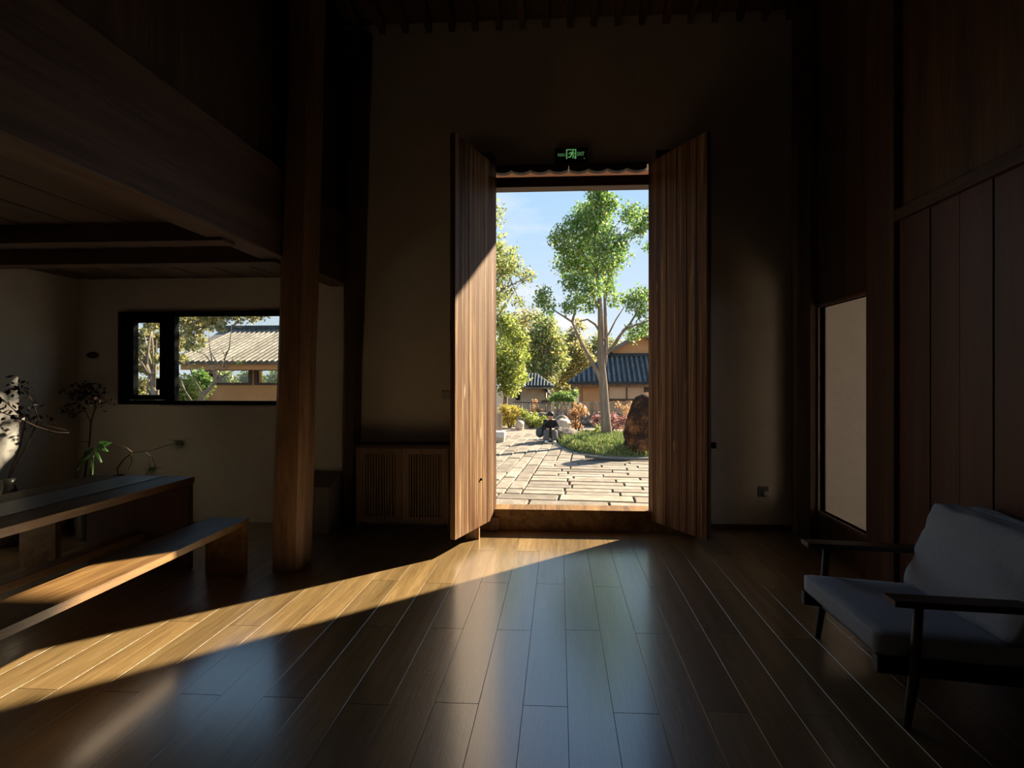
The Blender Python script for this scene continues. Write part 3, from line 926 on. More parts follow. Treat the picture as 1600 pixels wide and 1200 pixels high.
p = atY(147, 555, YW)
bm = NB(); rock(bm, (p.x, YW - .02, p.z), (.07, .028, .035), 4, 2, .2)
tag(build('wall_ornament', bm, 'socket_dark', None, True), 'small dark oval ornament on the wall beside the window', 'ornament')

# ------------------------------------------------------------------ exit sign
def add_sign():
    y = YW - .05
    a, b_ = atY(867, 252, y), atY(918, 230.5, y)
    cx, cz = (a.x + b_.x) / 2, (a.z + b_.z) / 2
    w, h = (b_.x - a.x) / 2, (b_.z - a.z) / 2
    t = thing('exit_sign', (cx, YW, cz), 'black exit sign with glowing green running figure above the doorway', 'sign')
    build('case', box(NB(), cx - w, cx + w, y, YW + .001, cz - h, cz + h, .005), 'sign_case', t)
    face = build('face', box(NB(), cx - w + .01, cx + w - .01, y - .002, y + .002, cz - h + .012, cz + h - .01), 'sign_face', t)
    yf = y - .004
    def poly(name, pts):
        build(name, prism(NB(), [(cx + u * w, cz + v * w) for u, v in pts], 'y', yf, yf + .002), 'sign_green', t)
    # doorway symbol: frame with running person
    fr = [(-.31, -.28), (-.31, .31), (.31, .31), (.31, -.28), (.20, -.28), (.20, -.12), (.24, -.12), (.24, .25), (-.24, .25), (-.24, -.28)]
    poly('doorway_symbol', fr)
    person = [[(-.17, -.21), (-.20, -.16), (-.07, -.11), (.00, .02), (.05, -.02), (-.01, -.18)],
              [(.00, .02), (.10, -.08), (.07, -.23), (.13, -.25), (.17, -.06), (.07, .06)],
              [(-.05, -.02), (.03, .14), (.10, .14), (.10, .02), (.06, -.03)],
              [(.08, .12), (.15, .03), (.23, .04), (.23, .08), (.17, .08), (.10, .16)],
              [(.05, .15), (-.10, .12), (-.17, .02), (-.13, -.01), (-.07, .07), (.04, .09)]]
    bm = NB()
    for q in person: prism(bm, [(cx + u * w, cz + v * w) for u, v in q], 'y', yf, yf + .002)
    prism(bm, [(cx + (.11 + .045 * math.cos(k * PI / 5)) * w, cz + (.195 + .045 * math.sin(k * PI / 5)) * w) for k in range(10)], 'y', yf, yf + .002)
    build('running_figure', bm, 'sign_green', t)
    def text(body, u0, u1, v0, v1, name):
        cu = bpy.data.curves.new(name, 'FONT'); cu.body = body; cu.size = 1
        to = bpy.data.objects.new(name, cu); COL.objects.link(to)
        dg = bpy.context.evaluated_depsgraph_get(); dg.update()
        me = bpy.data.meshes.new_from_object(to.evaluated_get(dg))
        bpy.data.objects.remove(to)
        if not len(me.vertices): return
        co = np.array([v.co[:] for v in me.vertices]); lo, hi = co.min(0), co.max(0)
        base = BASE[t]
        for v in me.vertices:
            uu = u0 + (v.co.x - lo[0]) / (hi[0] - lo[0]) * (u1 - u0)
            vv = v0 + (v.co.y - lo[1]) / (hi[1] - lo[1]) * (v1 - v0)
            v.co = Vector((cx + uu * w, yf, cz + vv * w)) - base
        me.materials.clear()
        finish(name, me, 'sign_green', t, False, base)
    text('EXIT', .38, .80, -.10, .13, 'lettering')
    text('\u5b89\u5168\u51fa\u53e3', -.82, -.37, -.12, .08, 'lettering')
    poly('indicator_lamp', [(.78, -.30), (.82, -.30), (.82, -.25), (.78, -.25)])
add_sign()

# ------------------------------------------------------------------ branches behind the table
def add_branches():
    # dried branch with dark leaves leaning over from the vase by the side wall
    yv = TY1 + .45
    v1 = Vector((XL + .17, 4.33, 0))
    t = thing('dried_branch_vase', v1, 'dark vase with dried dark leaved branches by the pale side wall', 'vase')
    build('vase', lathe(NB(), v1, [(.07, 0), (.12, .06), (.13, .25), (.08, .45), (.05, .55), (.06, .6)]), 'vase_glaze', t, True)
    def br(pxs, y0, y1, r0, r1, name='branch'):
        pts = []
        for i, (px, py) in enumerate(pxs):
            f = i / (len(pxs) - 1)
            p = atY(px, py, y0 + (y1 - y0) * f); p.x = max(p.x, XL + .03); pts.append(p)
        return pts
    bm = NB()
    top = v1 + Vector((0, 0, .58))
    mains = [br([(40, 655), (22, 640), (5, 625), (-15, 628)], 4.5, 4.1, 0, 0), br([(60, 655), (52, 630), (40, 610), (25, 606)], 4.5, 4.3, 0, 0)]
    for m_ in mains:
        tube(bm, [top, (top + m_[0]) / 2 + Vector((.03, 0, .03))] + m_, [.008, .007, .006, .005, .004, .002], 6)
    m2 = br([(-10, 640), (25, 652), (60, 668), (90, 676), (108, 676)], 4.1, 4.3, 0, 0)
    tube(bm, m2, [.004, .005, .005, .004, .002], 6)
    m3 = br([(60, 662), (85, 668), (104, 672)], 4.25, 4.25, 0, 0)
    tube(bm, m3, [.004, .003, .002], 6)
    build('branch', bm, 'twig', t, True)
    cl = []
    for m_ in mains + [m2]:
        for p in m_[:]:
            if p.x < atY(75, 600, 4.3).x: cl.append((p.x, p.y, p.z, .13, .10, .09))
    leaves_mesh('dry_leaves', cl, 130, .055, 'leaf_dark', t, 21, .5, .4)
    # thin dark shrub by the front wall
    v2 = atY(128, 720, 4.95); v2 = Vector((v2.x, 4.95, 0))
    t = thing('potted_shrub', v2, 'thin dark leaved shrub in a pot under the wall ornament', 'plant')
    build('pot', lathe(NB(), v2, [(.09, 0), (.12, .02), (.14, .3), (.15, .32), (.13, .32)]), 'vase_glaze', t, True)
    s = [v2 + Vector((0, 0, .3)), atY(140, 690, 4.95), atY(142, 660, 4.95), atY(148, 640, 4.95), atY(158, 625, 4.95)]
    bm = tube(NB(), s, [.01, .008, .007, .005, .002], 6)
    for (a, b_, c) in (((142, 660), (132, 640), (120, 625)), ((148, 640), (150, 615), (152, 603)), ((140, 690), (128, 690), (121, 690))):
        tube(bm, [atY(*a, 4.95), atY(*b_, 4.95), atY(*c, 4.98)], [.005, .003, .0015], 6)
    build('stem', bm, 'twig', t, True)
    cl = [(*atY(px, py, 4.98), .12, .08, .10) for px, py in ((128, 625), (120, 612), (150, 612), (155, 628), (140, 605), (110, 640))]
    leaves_mesh('foliage', cl, 260, .045, 'leaf_dark', t, 22)
    # green leafy plant
    v3 = atY(140, 730, 4.6); v3 = Vector((v3.x, 4.60, 0))
    t = thing('leafy_plant', v3, 'green broad leaved plant in a pot behind the table end', 'plant')
    build('pot', lathe(NB(), v3, [(.08, 0), (.10, .02), (.12, .28), (.13, .3), (.11, .3)]), 'vase_glaze', t, True)
    bm = NB()
    tube(bm, [v3 + Vector((0, 0, .28)), atY(142, 725, 4.55), atY(150, 703, 4.5), atY(165, 692, 4.45)], [.008, .006, .005, .003], 6)
    build('stem', bm, 'twig', t, True)
    for i, (a, b_, wd) in enumerate((((150, 703), (175, 691), .035), ((150, 706), (160, 722), .035), ((148, 700), (132, 716), .04), ((145, 706), (122, 735), .03), ((147, 712), (146, 742), .03), ((152, 697), (170, 705), .035))):
        p, q = atY(*a, 4.5), atY(*b_, 4.42)
        d = (q - p); sd_ = d.cross(Vector((0.2, 1, .3))).normalized() * wd; up = d.cross(sd_).normalized() * .012
        bm = NB(); L = []
        for f, k in ((0, .05), (.25, .8), (.5, 1), (.75, .7), (1, .03)):
            c = p + d * f + Vector((0, 0, .02 * math.sin(PI * f)))
            L.append([bm.verts.new(c - sd_ * k + up), bm.verts.new(c), bm.verts.new(c + sd_ * k + up)])
        for A, B in zip(L, L[1:]):
            for m_ in (0, 1): bm.faces.new([A[m_], A[m_ + 1], B[m_ + 1], B[m_]])
        build('leaf', bm, 'leaf_houseplant', t, True)
    # arching pine branch
    v4 = atY(185, 735, 4.92); v4 = Vector((v4.x, 4.92, 0))
    t = thing('pine_branch_vase', v4, 'vase with an arching pine branch behind the table end', 'vase')
    build('vase', lathe(NB(), v4, [(.06, 0), (.10, .05), (.11, .2), (.05, .42), (.04, .5), (.05, .53)]), 'vase_glaze', t, True)
    bm = NB()
    tube(bm, [v4 + Vector((0, 0, .5)), atY(183, 732, 4.68), atY(193, 718, 4.65), atY(207, 707, 4.62), atY(235, 704, 4.6), atY(262, 696, 4.58), atY(282, 692, 4.58)], [.006, .006, .006, .005, .004, .003, .002], 6)
    tube(bm, [atY(207, 707, 4.62), atY(197, 699, 4.6), atY(186, 696, 4.6), atY(172, 693, 4.6)], [.004, .003, .002, .001], 6)
    tube(bm, [atY(205, 709, 4.62), atY(206, 722, 4.6), atY(200, 735, 4.6)], [.004, .003, .002], 6)
    tube(bm, [atY(225, 705, 4.61), atY(238, 715, 4.6), atY(243, 728, 4.6), atY(242, 738, 4.6)], [.004, .003, .002, .001], 6)
    build('branch', bm, 'twig', t, True)
    bm = NB()
    rr = random.Random(5)
    for c0, n in (((283, 692), 60), ((241, 732), 30)):
        c = atY(*c0, 4.58)
        for _ in range(n):
            d = Vector((rr.uniform(-.7, .45), rr.uniform(-.4, .4), rr.uniform(-1, .15))).normalized()
            s = d.cross(Vector((0, 1, .1))).normalized() * .0022; L = rr.uniform(.06, .13)
            o_ = c + Vector((rr.uniform(-.05, .03), 0, rr.uniform(-.01, .03)))
            bm.faces.new([bm.verts.new(o_ - s), bm.verts.new(o_ + s), bm.verts.new(o_ + d * L)])
    o = build('needles', bm, 'leaf_houseplant', t); o['kind'] = 'stuff'
add_branches()

# ================================================================== OUTSIDE
GZ = -0.30
# terrain: level court, falling away beyond the low wall
bm = NB()
ys = [YO, 19.3, 19.9, 24, 45, 140]
zs = [GZ - .06, GZ - .06, GZ - .5, -1.6, -1.6, -1.2]
cols = [-120, -40, -15, -5, 5, 20, 120]
G = [[bm.verts.new((x, y, z)) for x in cols] for y, z in zip(ys, zs)]
for a, b_ in zip(G, G[1:]):
    for i in range(len(cols) - 1):
        bm.faces.new([a[i], a[i + 1], b_[i + 1], b_[i]])
gr = build('ground', bm, 'joint_soil')
tag(gr, 'dark earth ground of the garden court', kind='structure')

# stone paving: each slab a piece
P0, P1 = atZ(813.75, 771, GZ), atZ(863.75, 692.8, GZ)
V = Vector((P1.x - P0.x, P1.y - P0.y, 0)).normalized()
U = Vector((V.y, -V.x, 0))
pav = build('stone_paving', box(NB(), -6, 9, YO, 13.0, GZ - .055, GZ - .035), 'joint_soil')
tag(pav, 'weathered beige stone slab paving of the court', kind='structure')
def slab(u0, u1, v0, v1):
    z = GZ + R.uniform(-.006, .006); g = .012 + R.uniform(0, .006); c = .010
    def pt(u, v, z_): 
        q = P0 + U * u + V * v; return Vector((q.x, q.y, z_))
    bm = NB()
    j = lambda: R.uniform(-.006, .006)
    B = [(u0 + g, v0 + g), (u1 - g, v0 + g), (u1 - g, v1 - g), (u0 + g, v1 - g)]
    B = [(a + j(), b_ + j()) for a, b_ in B]
    cu, cv = (u0 + u1) / 2, (v0 + v1) / 2
    T = [(a + (c if a < cu else -c), b_ + (c if b_ < cv else -c)) for a, b_ in B]
    b0_ = [bm.verts.new(pt(a, b_, GZ - .05)) for a, b_ in B]
    b1_ = [bm.verts.new(pt(a, b_, z - .012)) for a, b_ in B]
    b2_ = [bm.verts.new(pt(a, b_, z)) for a, b_ in T]
    bm.faces.new(b2_)
    for i in range(4):
        k_ = (i + 1) % 4
        bm.faces.new([b0_[i], b0_[k_], b1_[k_], b1_[i]]); bm.faces.new([b1_[i], b1_[k_], b2_[k_], b2_[i]])
    build('slab', bm, 'stone_slab', pav)
def run(u0, u1, v0, v1, lo, hi, along='u'):
    a = u0 if along == 'u' else v0; end = u1 if along == 'u' else v1
    a_ = a; first = True
    while a_ < end - .05:
        L = R.uniform(lo, hi) * (R.uniform(.4, 1) if first else 1); first = False
        e = min(a_ + L, end)
        if end - e < .3: e = end
        if along == 'u': slab(a_, e, v0, v1)
        else: slab(u0, u1, a_, e)
        a_ = e
v = 0.0
ROWS = []
for i in range(13):
    h = .25 * R.uniform(.88, 1.12)
    run(0.0, 4.3, v, v + h, .65, 1.25); v += h
VT = v
v = 0.0
for h in (.37, .38, .40, .40, .42):
    run(-2.6, 3.6, v - h, v, .85, 1.5); v -= h
u = 0.0
for i in range(8):
    w = (.27, .24, .30, .27, .31, .26, .30, .29)[i]
    run(u - w, u, 0.0, 8.6 if i < 6 else 7.5, .55, .95, 'v'); u -= w
for i in range(3):
    run(.31 * i, .31 * (i + 1), VT, VT + (4.5 - 1.3 * i), .5, .9, 'v')

# far paving behind the planted bed
def far_pave():
    m, n, b = newmat('far_paving')
    tc = n.nodes.new('ShaderNodeTexCoord')
    br = n.nodes.new('ShaderNodeTexBrick')
    br.inputs['Scale'].default_value = 1.0
    br.inputs['Brick Width'].default_value = .8; br.inputs['Row Height'].default_value = .28
    br.inputs['Mortar Size'].default_value = .012
    br.inputs['Color1'].default_value = (.245, .215, .175, 1); br.inputs['Color2'].default_value = (.22, .185, .14, 1)
    br.inputs['Mortar'].default_value = (.12, .10, .08, 1)
    n.links.new(tc.outputs['Object'], br.inputs['Vector'])
    n.links.new(br.outputs['Color'], b.inputs['Base Color']); b.inputs['Roughness'].default_value = .85
    MATS['far_paving'] = m
far_pave()
fp = build('far_paving', box(NB(), -7, 9, 13.0, 19.25, GZ - .05, GZ - .012), 'far_paving')
tag(fp, 'pale stone paving beyond the planted bed', kind='structure')

# planted bed: low mound with gravel edge and long grass
bc = [(864, 690), (872, 698), (885, 705), (905, 710), (940, 714), (980, 716), (1013, 716), (1050, 715), (1075, 705), (1060, 690), (1010, 686), (960, 682), (915, 681), (885, 682)]
bp = [atZ(px, py, GZ) for px, py in bc]
cen = sum(bp, Vector()) / len(bp)
bm = NB()
ring0 = [bm.verts.new((p.x, p.y, GZ - .03)) for p in bp]
ring1 = [bm.verts.new((p.x, p.y, GZ + .008)) for p in bp]
for i in range(len(bp)):
    k = (i + 1) % len(bp); bm.faces.new([ring0[i], ring0[k], ring1[k], ring1[i]])
bm.faces.new(ring1)
tag(build('gravel_edge', bm, 'gravel'), 'grey gravel strip around the planted bed', kind='structure')
bm = NB()
rings = []
for f, z in ((.93, GZ + .015), (.85, GZ + .10), (.6, GZ + .17), (.3, GZ + .2)):
    rings.append([bm.verts.new((cen.x + (p.x - cen.x) * f, cen.y + (p.y - cen.y) * f, z)) for p in bp])
for a, b_ in zip(rings, rings[1:]):
    for i in range(len(bp)):
        k = (i + 1) % len(bp); bm.faces.new([a[i], a[k], b_[k], b_[i]])
bm.faces.new(rings[-1])
tag(build('planting_mound', bm, 'soil_green', None, True), 'low earth mound of the planted bed', kind='structure')
def inside(x, y, poly):
    c = False; j = len(poly) - 1
    for i in range(len(poly)):
        if (poly[i].y > y) != (poly[j].y > y) and x < (poly[j].x - poly[i].x) * (y - poly[i].y) / (poly[j].y - poly[i].y) + poly[i].x: c = not c
        j = i
    return c
def grass_patch(name, poly, zf, n, hmin, hmax, label, seed, wd=.012, mat='grass'):
    rr = random.Random(seed); bm = NB()
    xs = [p.x for p in poly]; ysv = [p.y for p in poly]
    k = 0
    while k < n:
        x, y = rr.uniform(min(xs), max(xs)), rr.uniform(min(ysv), max(ysv))
        if not inside(x, y, poly): continue
        k += 1
        z = zf(x, y); h = rr.uniform(hmin, hmax); a = rr.uniform(0, 2 * PI)
        d = Vector((math.cos(a), math.sin(a), 0)); s = Vector((-d.y, d.x, 0)) * wd
        b0_ = Vector((x, y, z - .02)); m_ = b0_ + d * h * .25 + Vector((0, 0, h * .8)); e = b0_ + d * h * .75 + Vector((0, 0, h * .75))
        q = [bm.verts.new(b0_ - s), bm.verts.new(b0_ + s), bm.verts.new(m_ + s * .7), bm.verts.new(m_ - s * .7), bm.verts.new(e)]
        bm.faces.new(q[:4]); bm.faces.new([q[3], q[2], q[4]])
    o = build(name, bm, mat)
    tag(o, label, 'grass', kind='stuff')
    return o
def moundz(x, y):
    # how far inside the bed
    best = 0
    dx, dy = x - cen.x, y - cen.y
    f = 1.0
    for f_, z in ((.3, .2), (.6, .17), (.85, .10), (.93, .015)):
        sc = [Vector((cen.x + (p.x - cen.x) * f_, cen.y + (p.y - cen.y) * f_, 0)) for p in bp]
        if inside(x, y, sc): return GZ + z
    return GZ
gp = [Vector((cen.x + (p.x - cen.x) * .92, cen.y + (p.y - cen.y) * .92, 0)) for p in bp]
grass_patch('long_grass', gp, moundz, 11000, .08, .21, 'long green grass covering the mound under the big tree', 3, .010)

# ---- trees and shrubs
def blob(px, py, r, y, dy=0.0, sq=1.0, w=1.0):
    p = atY(px, py, y + dy); m = pxm(y + dy) * r
    return (p.x, p.y, p.z, m, m * .9, m * sq, w)

def main_tree():
    base = atZ(949, 685, GZ + .15); Y = base.y
    t = thing('garden_tree', (base.x, base.y, GZ), 'tall green leafed tree with pale forked trunk on the grass mound', 'tree')
    P = lambda px, py, dy=0: atY(px, py, Y + dy)
    bm = NB()
    b0_ = Vector((base.x, base.y, GZ - .05))
    tube(bm, [b0_, P(947, 665), P(945, 640), P(943, 605), P(940, 575), P(939, 545), P(939, 515), P(938, 485), P(936, 455), P(932, 420), P(928, 380), P(930, 340), P(934, 300)],
         [.17, .145, .13, .12, .115, .10, .09, .07, .055, .045, .035, .025, .012], 10)
    build('trunk', bm, 'bark', t, True)
    br = [([(942, 600), (935, 585), (922, 560), (908, 535), (894, 503)], 0, -.2, .075), ([(894, 503), (880, 494), (869, 487), (858, 478)], -.2, -.5, .028),
          ([(894, 503), (899, 485), (900, 455), (893, 425)], -.2, .2, .035),
          ([(939, 520), (930, 507), (918, 499), (905, 502)], 0, .5, .04), ([(937, 482), (930, 470), (922, 450), (915, 435), (905, 425)], 0, -.5, .05),
          ([(941, 560), (955, 545), (968, 525), (985, 505), (1000, 480)], 0, .4, .055), ([(955, 547), (975, 515), (995, 507), (1015, 500)], .1, -.5, .045),
          ([(943, 575), (948, 540), (946, 500), (945, 470), (944, 440)], 0, .3, .07), ([(945, 470), (955, 425), (965, 400), (978, 365), (985, 340)], .3, .6, .04),
          ([(941, 535), (952, 520), (962, 500), (975, 480)], 0, -.6, .03), ([(932, 420), (915, 400), (895, 385), (875, 378)], 0, -.3, .025),
          ([(930, 400), (945, 370), (955, 345)], 0, .4, .025)]
    for pts, d0, d1, r in br:
        n = len(pts)
        q = [P(a, b_, d0 + (d1 - d0) * i / (n - 1)) for i, (a, b_) in enumerate(pts)]
        build('branch', tube(NB(), q, [r * (1 - .62 * i / (n - 1)) for i in range(n)], 8), 'bark', t, True)
    bl = []
    rr = random.Random(11)
    for (px, py, r, w) in ((936, 300, 20, 1.2), (938, 325, 26, 1.3), (915, 335, 22, 1), (960, 318, 14, .6), (930, 358, 32, 1.3), (900, 350, 20, .9), (882, 362, 18, .8), (868, 372, 14, .7), (878, 385, 16, .9),
                           (905, 388, 28, 1.1), (945, 390, 30, 1.1), (968, 380, 20, .9), (985, 335, 20, .8), (1003, 345, 18, .8), (996, 362, 16, .7), (1012, 385, 10, .5), (885, 412, 22, 1), (915, 420, 26, 1.1),
                           (945, 420, 24, 1), (968, 405, 16, .8), (893, 440, 20, .9), (925, 450, 22, .9), (950, 448, 16, .7), (850, 458, 14, .8), (845, 470, 12, .8), (858, 480, 14, .8), (890, 478, 16, .8), (905, 468, 16, .8),
                           (922, 478, 14, .6), (960, 470, 14, .6), (985, 470, 18, .8), (1003, 460, 16, .8), (1005, 485, 16, .8), (990, 520, 16, .7), (1008, 512, 14, .7), (988, 400, 5, .4), (1020, 340, 22, .8), (1030, 470, 24, .8), (940, 268, 22, 1)):
        dy = rr.uniform(-.7, .7)
        bl.append(blob(px, py, r, Y, dy, 1, w))
    leaves_mesh('foliage', bl, 21000, .085, 'leaf_green', t, 5, .55, .2)
main_tree()

def tree(name, label, basepx, Y, trunk, blobs, n, size, mat, seed, group=None, zb=None, tr=.12):
    z0 = zb if zb is not None else GZ - .05
    p = atY(basepx, 600, Y)
    t = thing(name, (p.x, Y, z0), label, 'tree', group)
    rr = random.Random(seed)
    q = [Vector((p.x, Y, z0))] + [atY(a, b_, Y) for a, b_ in trunk]
    bm = tube(NB(), q, [tr * (1 - .75 * i / (len(q) - 1)) for i in range(len(q))], 8)
    for (px, py, r, *rest) in blobs:
        a = q[min(len(q) - 1, 1 + rr.randrange(len(q) - 1))]
        e = atY(px, py, Y + rr.uniform(-.5, .5))
        tube(bm, [a, (a + e) / 2 + Vector((0, 0, .12)), e], [tr * .3, tr * .2, tr * .06], 6)
    build('trunk', bm, 'bark', t, True)
    bl = [blob(b_[0], b_[1], b_[2], Y, rr.uniform(-.8, .8), 1.0, b_[3] if len(b_) > 3 else 1) for b_ in blobs]
    leaves_mesh('foliage', bl, n, size, mat, t, seed)
    return t
GT = 'trees around the garden court'
tree('garden_tree', 'tall olive green tree leaning in behind the sunlit door leaf', 742, 17, [(742, 560), (748, 480), (752, 420), (756, 340)],
     [(788, 410, 22), (778, 425, 24), (800, 418, 20, .7), (820, 430, 16, .6), (832, 430, 10, .4), (780, 390, 14, .5), (782, 330, 13, .35), (778, 345, 12, .3), (795, 455, 16, .5), (780, 470, 18, .6), (812, 472, 14, .5), (800, 395, 16, .3), (750, 380, 40), (735, 440, 40), (770, 455, 20, .6), (745, 320, 34)],
     6500, .12, 'leaf_mixed', 31, GT)
tree('garden_tree', 'bright yellow green tree beside the small pavilion', 788, 22, [(790, 620), (792, 580), (790, 540)],
     [(790, 545, 26), (808, 555, 22), (782, 580, 26), (802, 585, 24), (815, 590, 14), (795, 515, 22), (783, 500, 20), (812, 530, 16), (770, 560, 30), (790, 605, 16), (800, 608, 12)],
     7500, .14, 'leaf_lime', 32, GT, None)
tree('garden_tree', 'green tree rising behind the small pavilion roof', 852, 36, [(853, 560), (853, 520), (852, 500)],
     [(852, 520, 24), (835, 530, 20), (868, 535, 20), (850, 550, 24), (830, 560, 20), (872, 562, 20), (842, 500, 15, .6), (860, 505, 14, .5), (855, 580, 20), (835, 580, 16)],
     6000, .22, 'leaf_mixed', 33, GT, -1.6, .2)
tree('garden_tree', 'yellowing tree between the pavilion and the grey roofed house', 895, 40, [(895, 570), (896, 540), (897, 520)],
     [(895, 530, 18), (880, 548, 20), (905, 548, 20), (915, 565, 18), (890, 570, 22), (925, 580, 16), (905, 585, 18), (905, 510, 14, .5), (880, 590, 16)],
     5500, .24, 'leaf_olive', 34, GT, -1.6, .2)
tree('garden_tree', 'pale leafed tree far behind the pavilion', 812, 44, [(815, 560), (816, 520)],
     [(815, 505, 22), (830, 495, 18, .6), (800, 510, 20), (820, 530, 22), (845, 540, 18), (800, 545, 22), (830, 565, 20), (870, 600, 22), (885, 605, 16)],
     5000, .26, 'leaf_olive', 35, GT, -1.6, .2)
tree('garden_tree', 'distant green tree behind the grey roofed house', 925, 50, [(926, 570), (927, 545)],
     [(925, 545, 18), (940, 535, 18), (915, 570, 18), (945, 560, 18), (960, 545, 18), (900, 600, 20), (935, 590, 18)],
     4200, .28, 'leaf_mixed', 36, GT, -1.6, .2)
# trees further along, to close the view sideways
for i, (bx, Y, mt, lab) in enumerate(((700, 34, 'leaf_mixed', 'broad green tree standing beyond the board fence'), (640, 40, 'leaf_olive', 'broad olive tree far beyond the board fence'),
                                (560, 30, 'leaf_mixed', 'broad green tree beyond the pale tiled house end'), (1080, 44, 'leaf_mixed', 'broad green tree behind the upper gable'))):
    tree('garden_tree', lab, bx, Y, [(bx, 560), (bx, 520)], [(bx, 520, 40), (bx - 30, 545, 34), (bx + 30, 540, 34), (bx, 570, 36), (bx - 20, 590, 26), (bx + 25, 590, 26), (bx + 5, 490, 28)], 4000, .26, mt, 60 + i, GT, -1.6, .22)

def shrub(name, label, px, py, Y, blobs, n, size, mat, seed, group='shrubs of the garden court', z0=None):
    b0_ = atZ(px, py, GZ) if Y is None else atY(px, py, Y)
    Y = b0_.y; zb = GZ - .02 if z0 is None else z0
    t = thing(name, (b0_.x, Y, zb), label, 'shrub', group)
    bm = NB()
    rr = random.Random(seed)
    for (x, y, r, *w) in blobs:
        e = atY(x, y, Y)
        tube(bm, [(b0_.x + rr.uniform(-.05, .05), Y, zb), ((b0_.x + e.x) / 2, Y + rr.uniform(-.1, .1), (zb + e.z) / 2 + .05), e], [.025, .016, .006], 6)
    build('stem', bm, 'twig', t, True)
    leaves_mesh('foliage', [blob(x, y, r, Y, rr.uniform(-.25, .25), 1, w[0] if w else 1) for (x, y, r, *w) in blobs], n, size, mat, t, seed)
shrub('maple_sapling', 'small orange maple between the boulder and the tree', 899, 683, None, [(900, 645, 9), (908, 640, 9), (895, 648, 8), (915, 645, 6, .6), (900, 632, 5, .5), (900, 662, 8), (893, 666, 6, .7), (908, 668, 5, .6)], 900, .075, 'leaf_orange', 41)
shrub('red_shrub', 'red leafed shrub around the trunk of the big tree', 942, 687, None, [(932, 655, 8), (945, 650, 10), (958, 655, 10), (970, 658, 9), (928, 660, 6, .7), (952, 662, 8), (965, 665, 8, .7), (978, 655, 8, .7)], 1300, .06, 'leaf_red', 42)
shrub('green_sapling', 'small bright green sapling in front of the trunk', 936, 690, None, [(934, 668, 5), (930, 673, 4), (937, 676, 5), (934, 683, 4)], 260, .06, 'leaf_lime', 43)
shrub('orange_shrub', 'low orange shrub at the foot of the tree trunk', 950, 690, None, [(950, 684, 6), (944, 684, 4), (957, 685, 4)], 300, .05, 'leaf_orange', 44)
shrub('orange_shrub', 'thin orange shrub beside the standing rock', 985, 680, None, [(978, 640, 8, .5), (985, 634, 8, .5), (974, 668, 5, .6), (980, 648, 8, .5), (966, 632, 6, .4)], 500, .06, 'leaf_orange', 45)
shrub('yellow_shrub', 'yellow shrub beside the weathered board fence', 797, 668, None, [(795, 645, 11), (805, 642, 9), (787, 640, 9), (800, 655, 10), (790, 656, 9), (812, 645, 6, .7)], 2200, .07, 'leaf_yellow', 46)
shrub('green_shrub', 'low green shrub between the yellow shrub and the seated person', 830, 668, None, [(820, 648, 7), (828, 655, 9), (840, 660, 9), (816, 642, 5, .7), (835, 650, 7), (848, 662, 7), (850, 655, 6), (843, 668, 5)], 2200, .065, 'leaf_lime', 47)
shrub('orange_shrub', 'sparse orange shrub in front of the pavilion wall', 837, 664, 20.5, [(835, 640, 7, .7), (836, 628, 5, .6), (842, 645, 6), (830, 645, 5), (848, 645, 6)], 600, .08, 'leaf_orange', 48)
shrub('green_shrub', 'dense green bush hanging over the picket fence', 872, 664, 20.9, [(868, 622, 9), (878, 620, 10), (888, 622, 9), (882, 629, 7), (870, 630, 6), (895, 626, 6), (862, 626, 6, .7), (898, 615, 7)], 2400, .09, 'leaf_green', 49)

# ---- rocks, stone block, board fence
def rockthing(name, label, px, py, size, mat, seed, rot=0, amp=.28, cat='rock', zoff=.0, Y=None):
    p = atZ(px, py, GZ) if Y is None else atY(px, py, Y)
    bm = rock(NB(), (p.x, p.y + size[1] * .8, GZ + size[2] * .72 + zoff), size, seed, 3, amp, 1.6, rot)
    for v in bm.verts: v.co.z = max(v.co.z, GZ - .04)
    return tag(build(name, bm, mat, None, True), label, cat)
rockthing('boulder', 'low dark boulder the seated person rests on', 882, 690, (.42, .30, .22), 'rock_grey', 1)
rockthing('boulder', 'pale boulder behind the seated person', 881, 674, (.26, .22, .24), 'rock_pale', 2)
rockthing('boulder', 'flat grey boulder behind the pale boulder', 877, 669.5, (.30, .20, .26), 'rock_grey', 6)
rockthing('boulder', 'small pale boulder beside the yellow shrub', 812, 672, (.15, .13, .20), 'rock_pale', 3, .5)
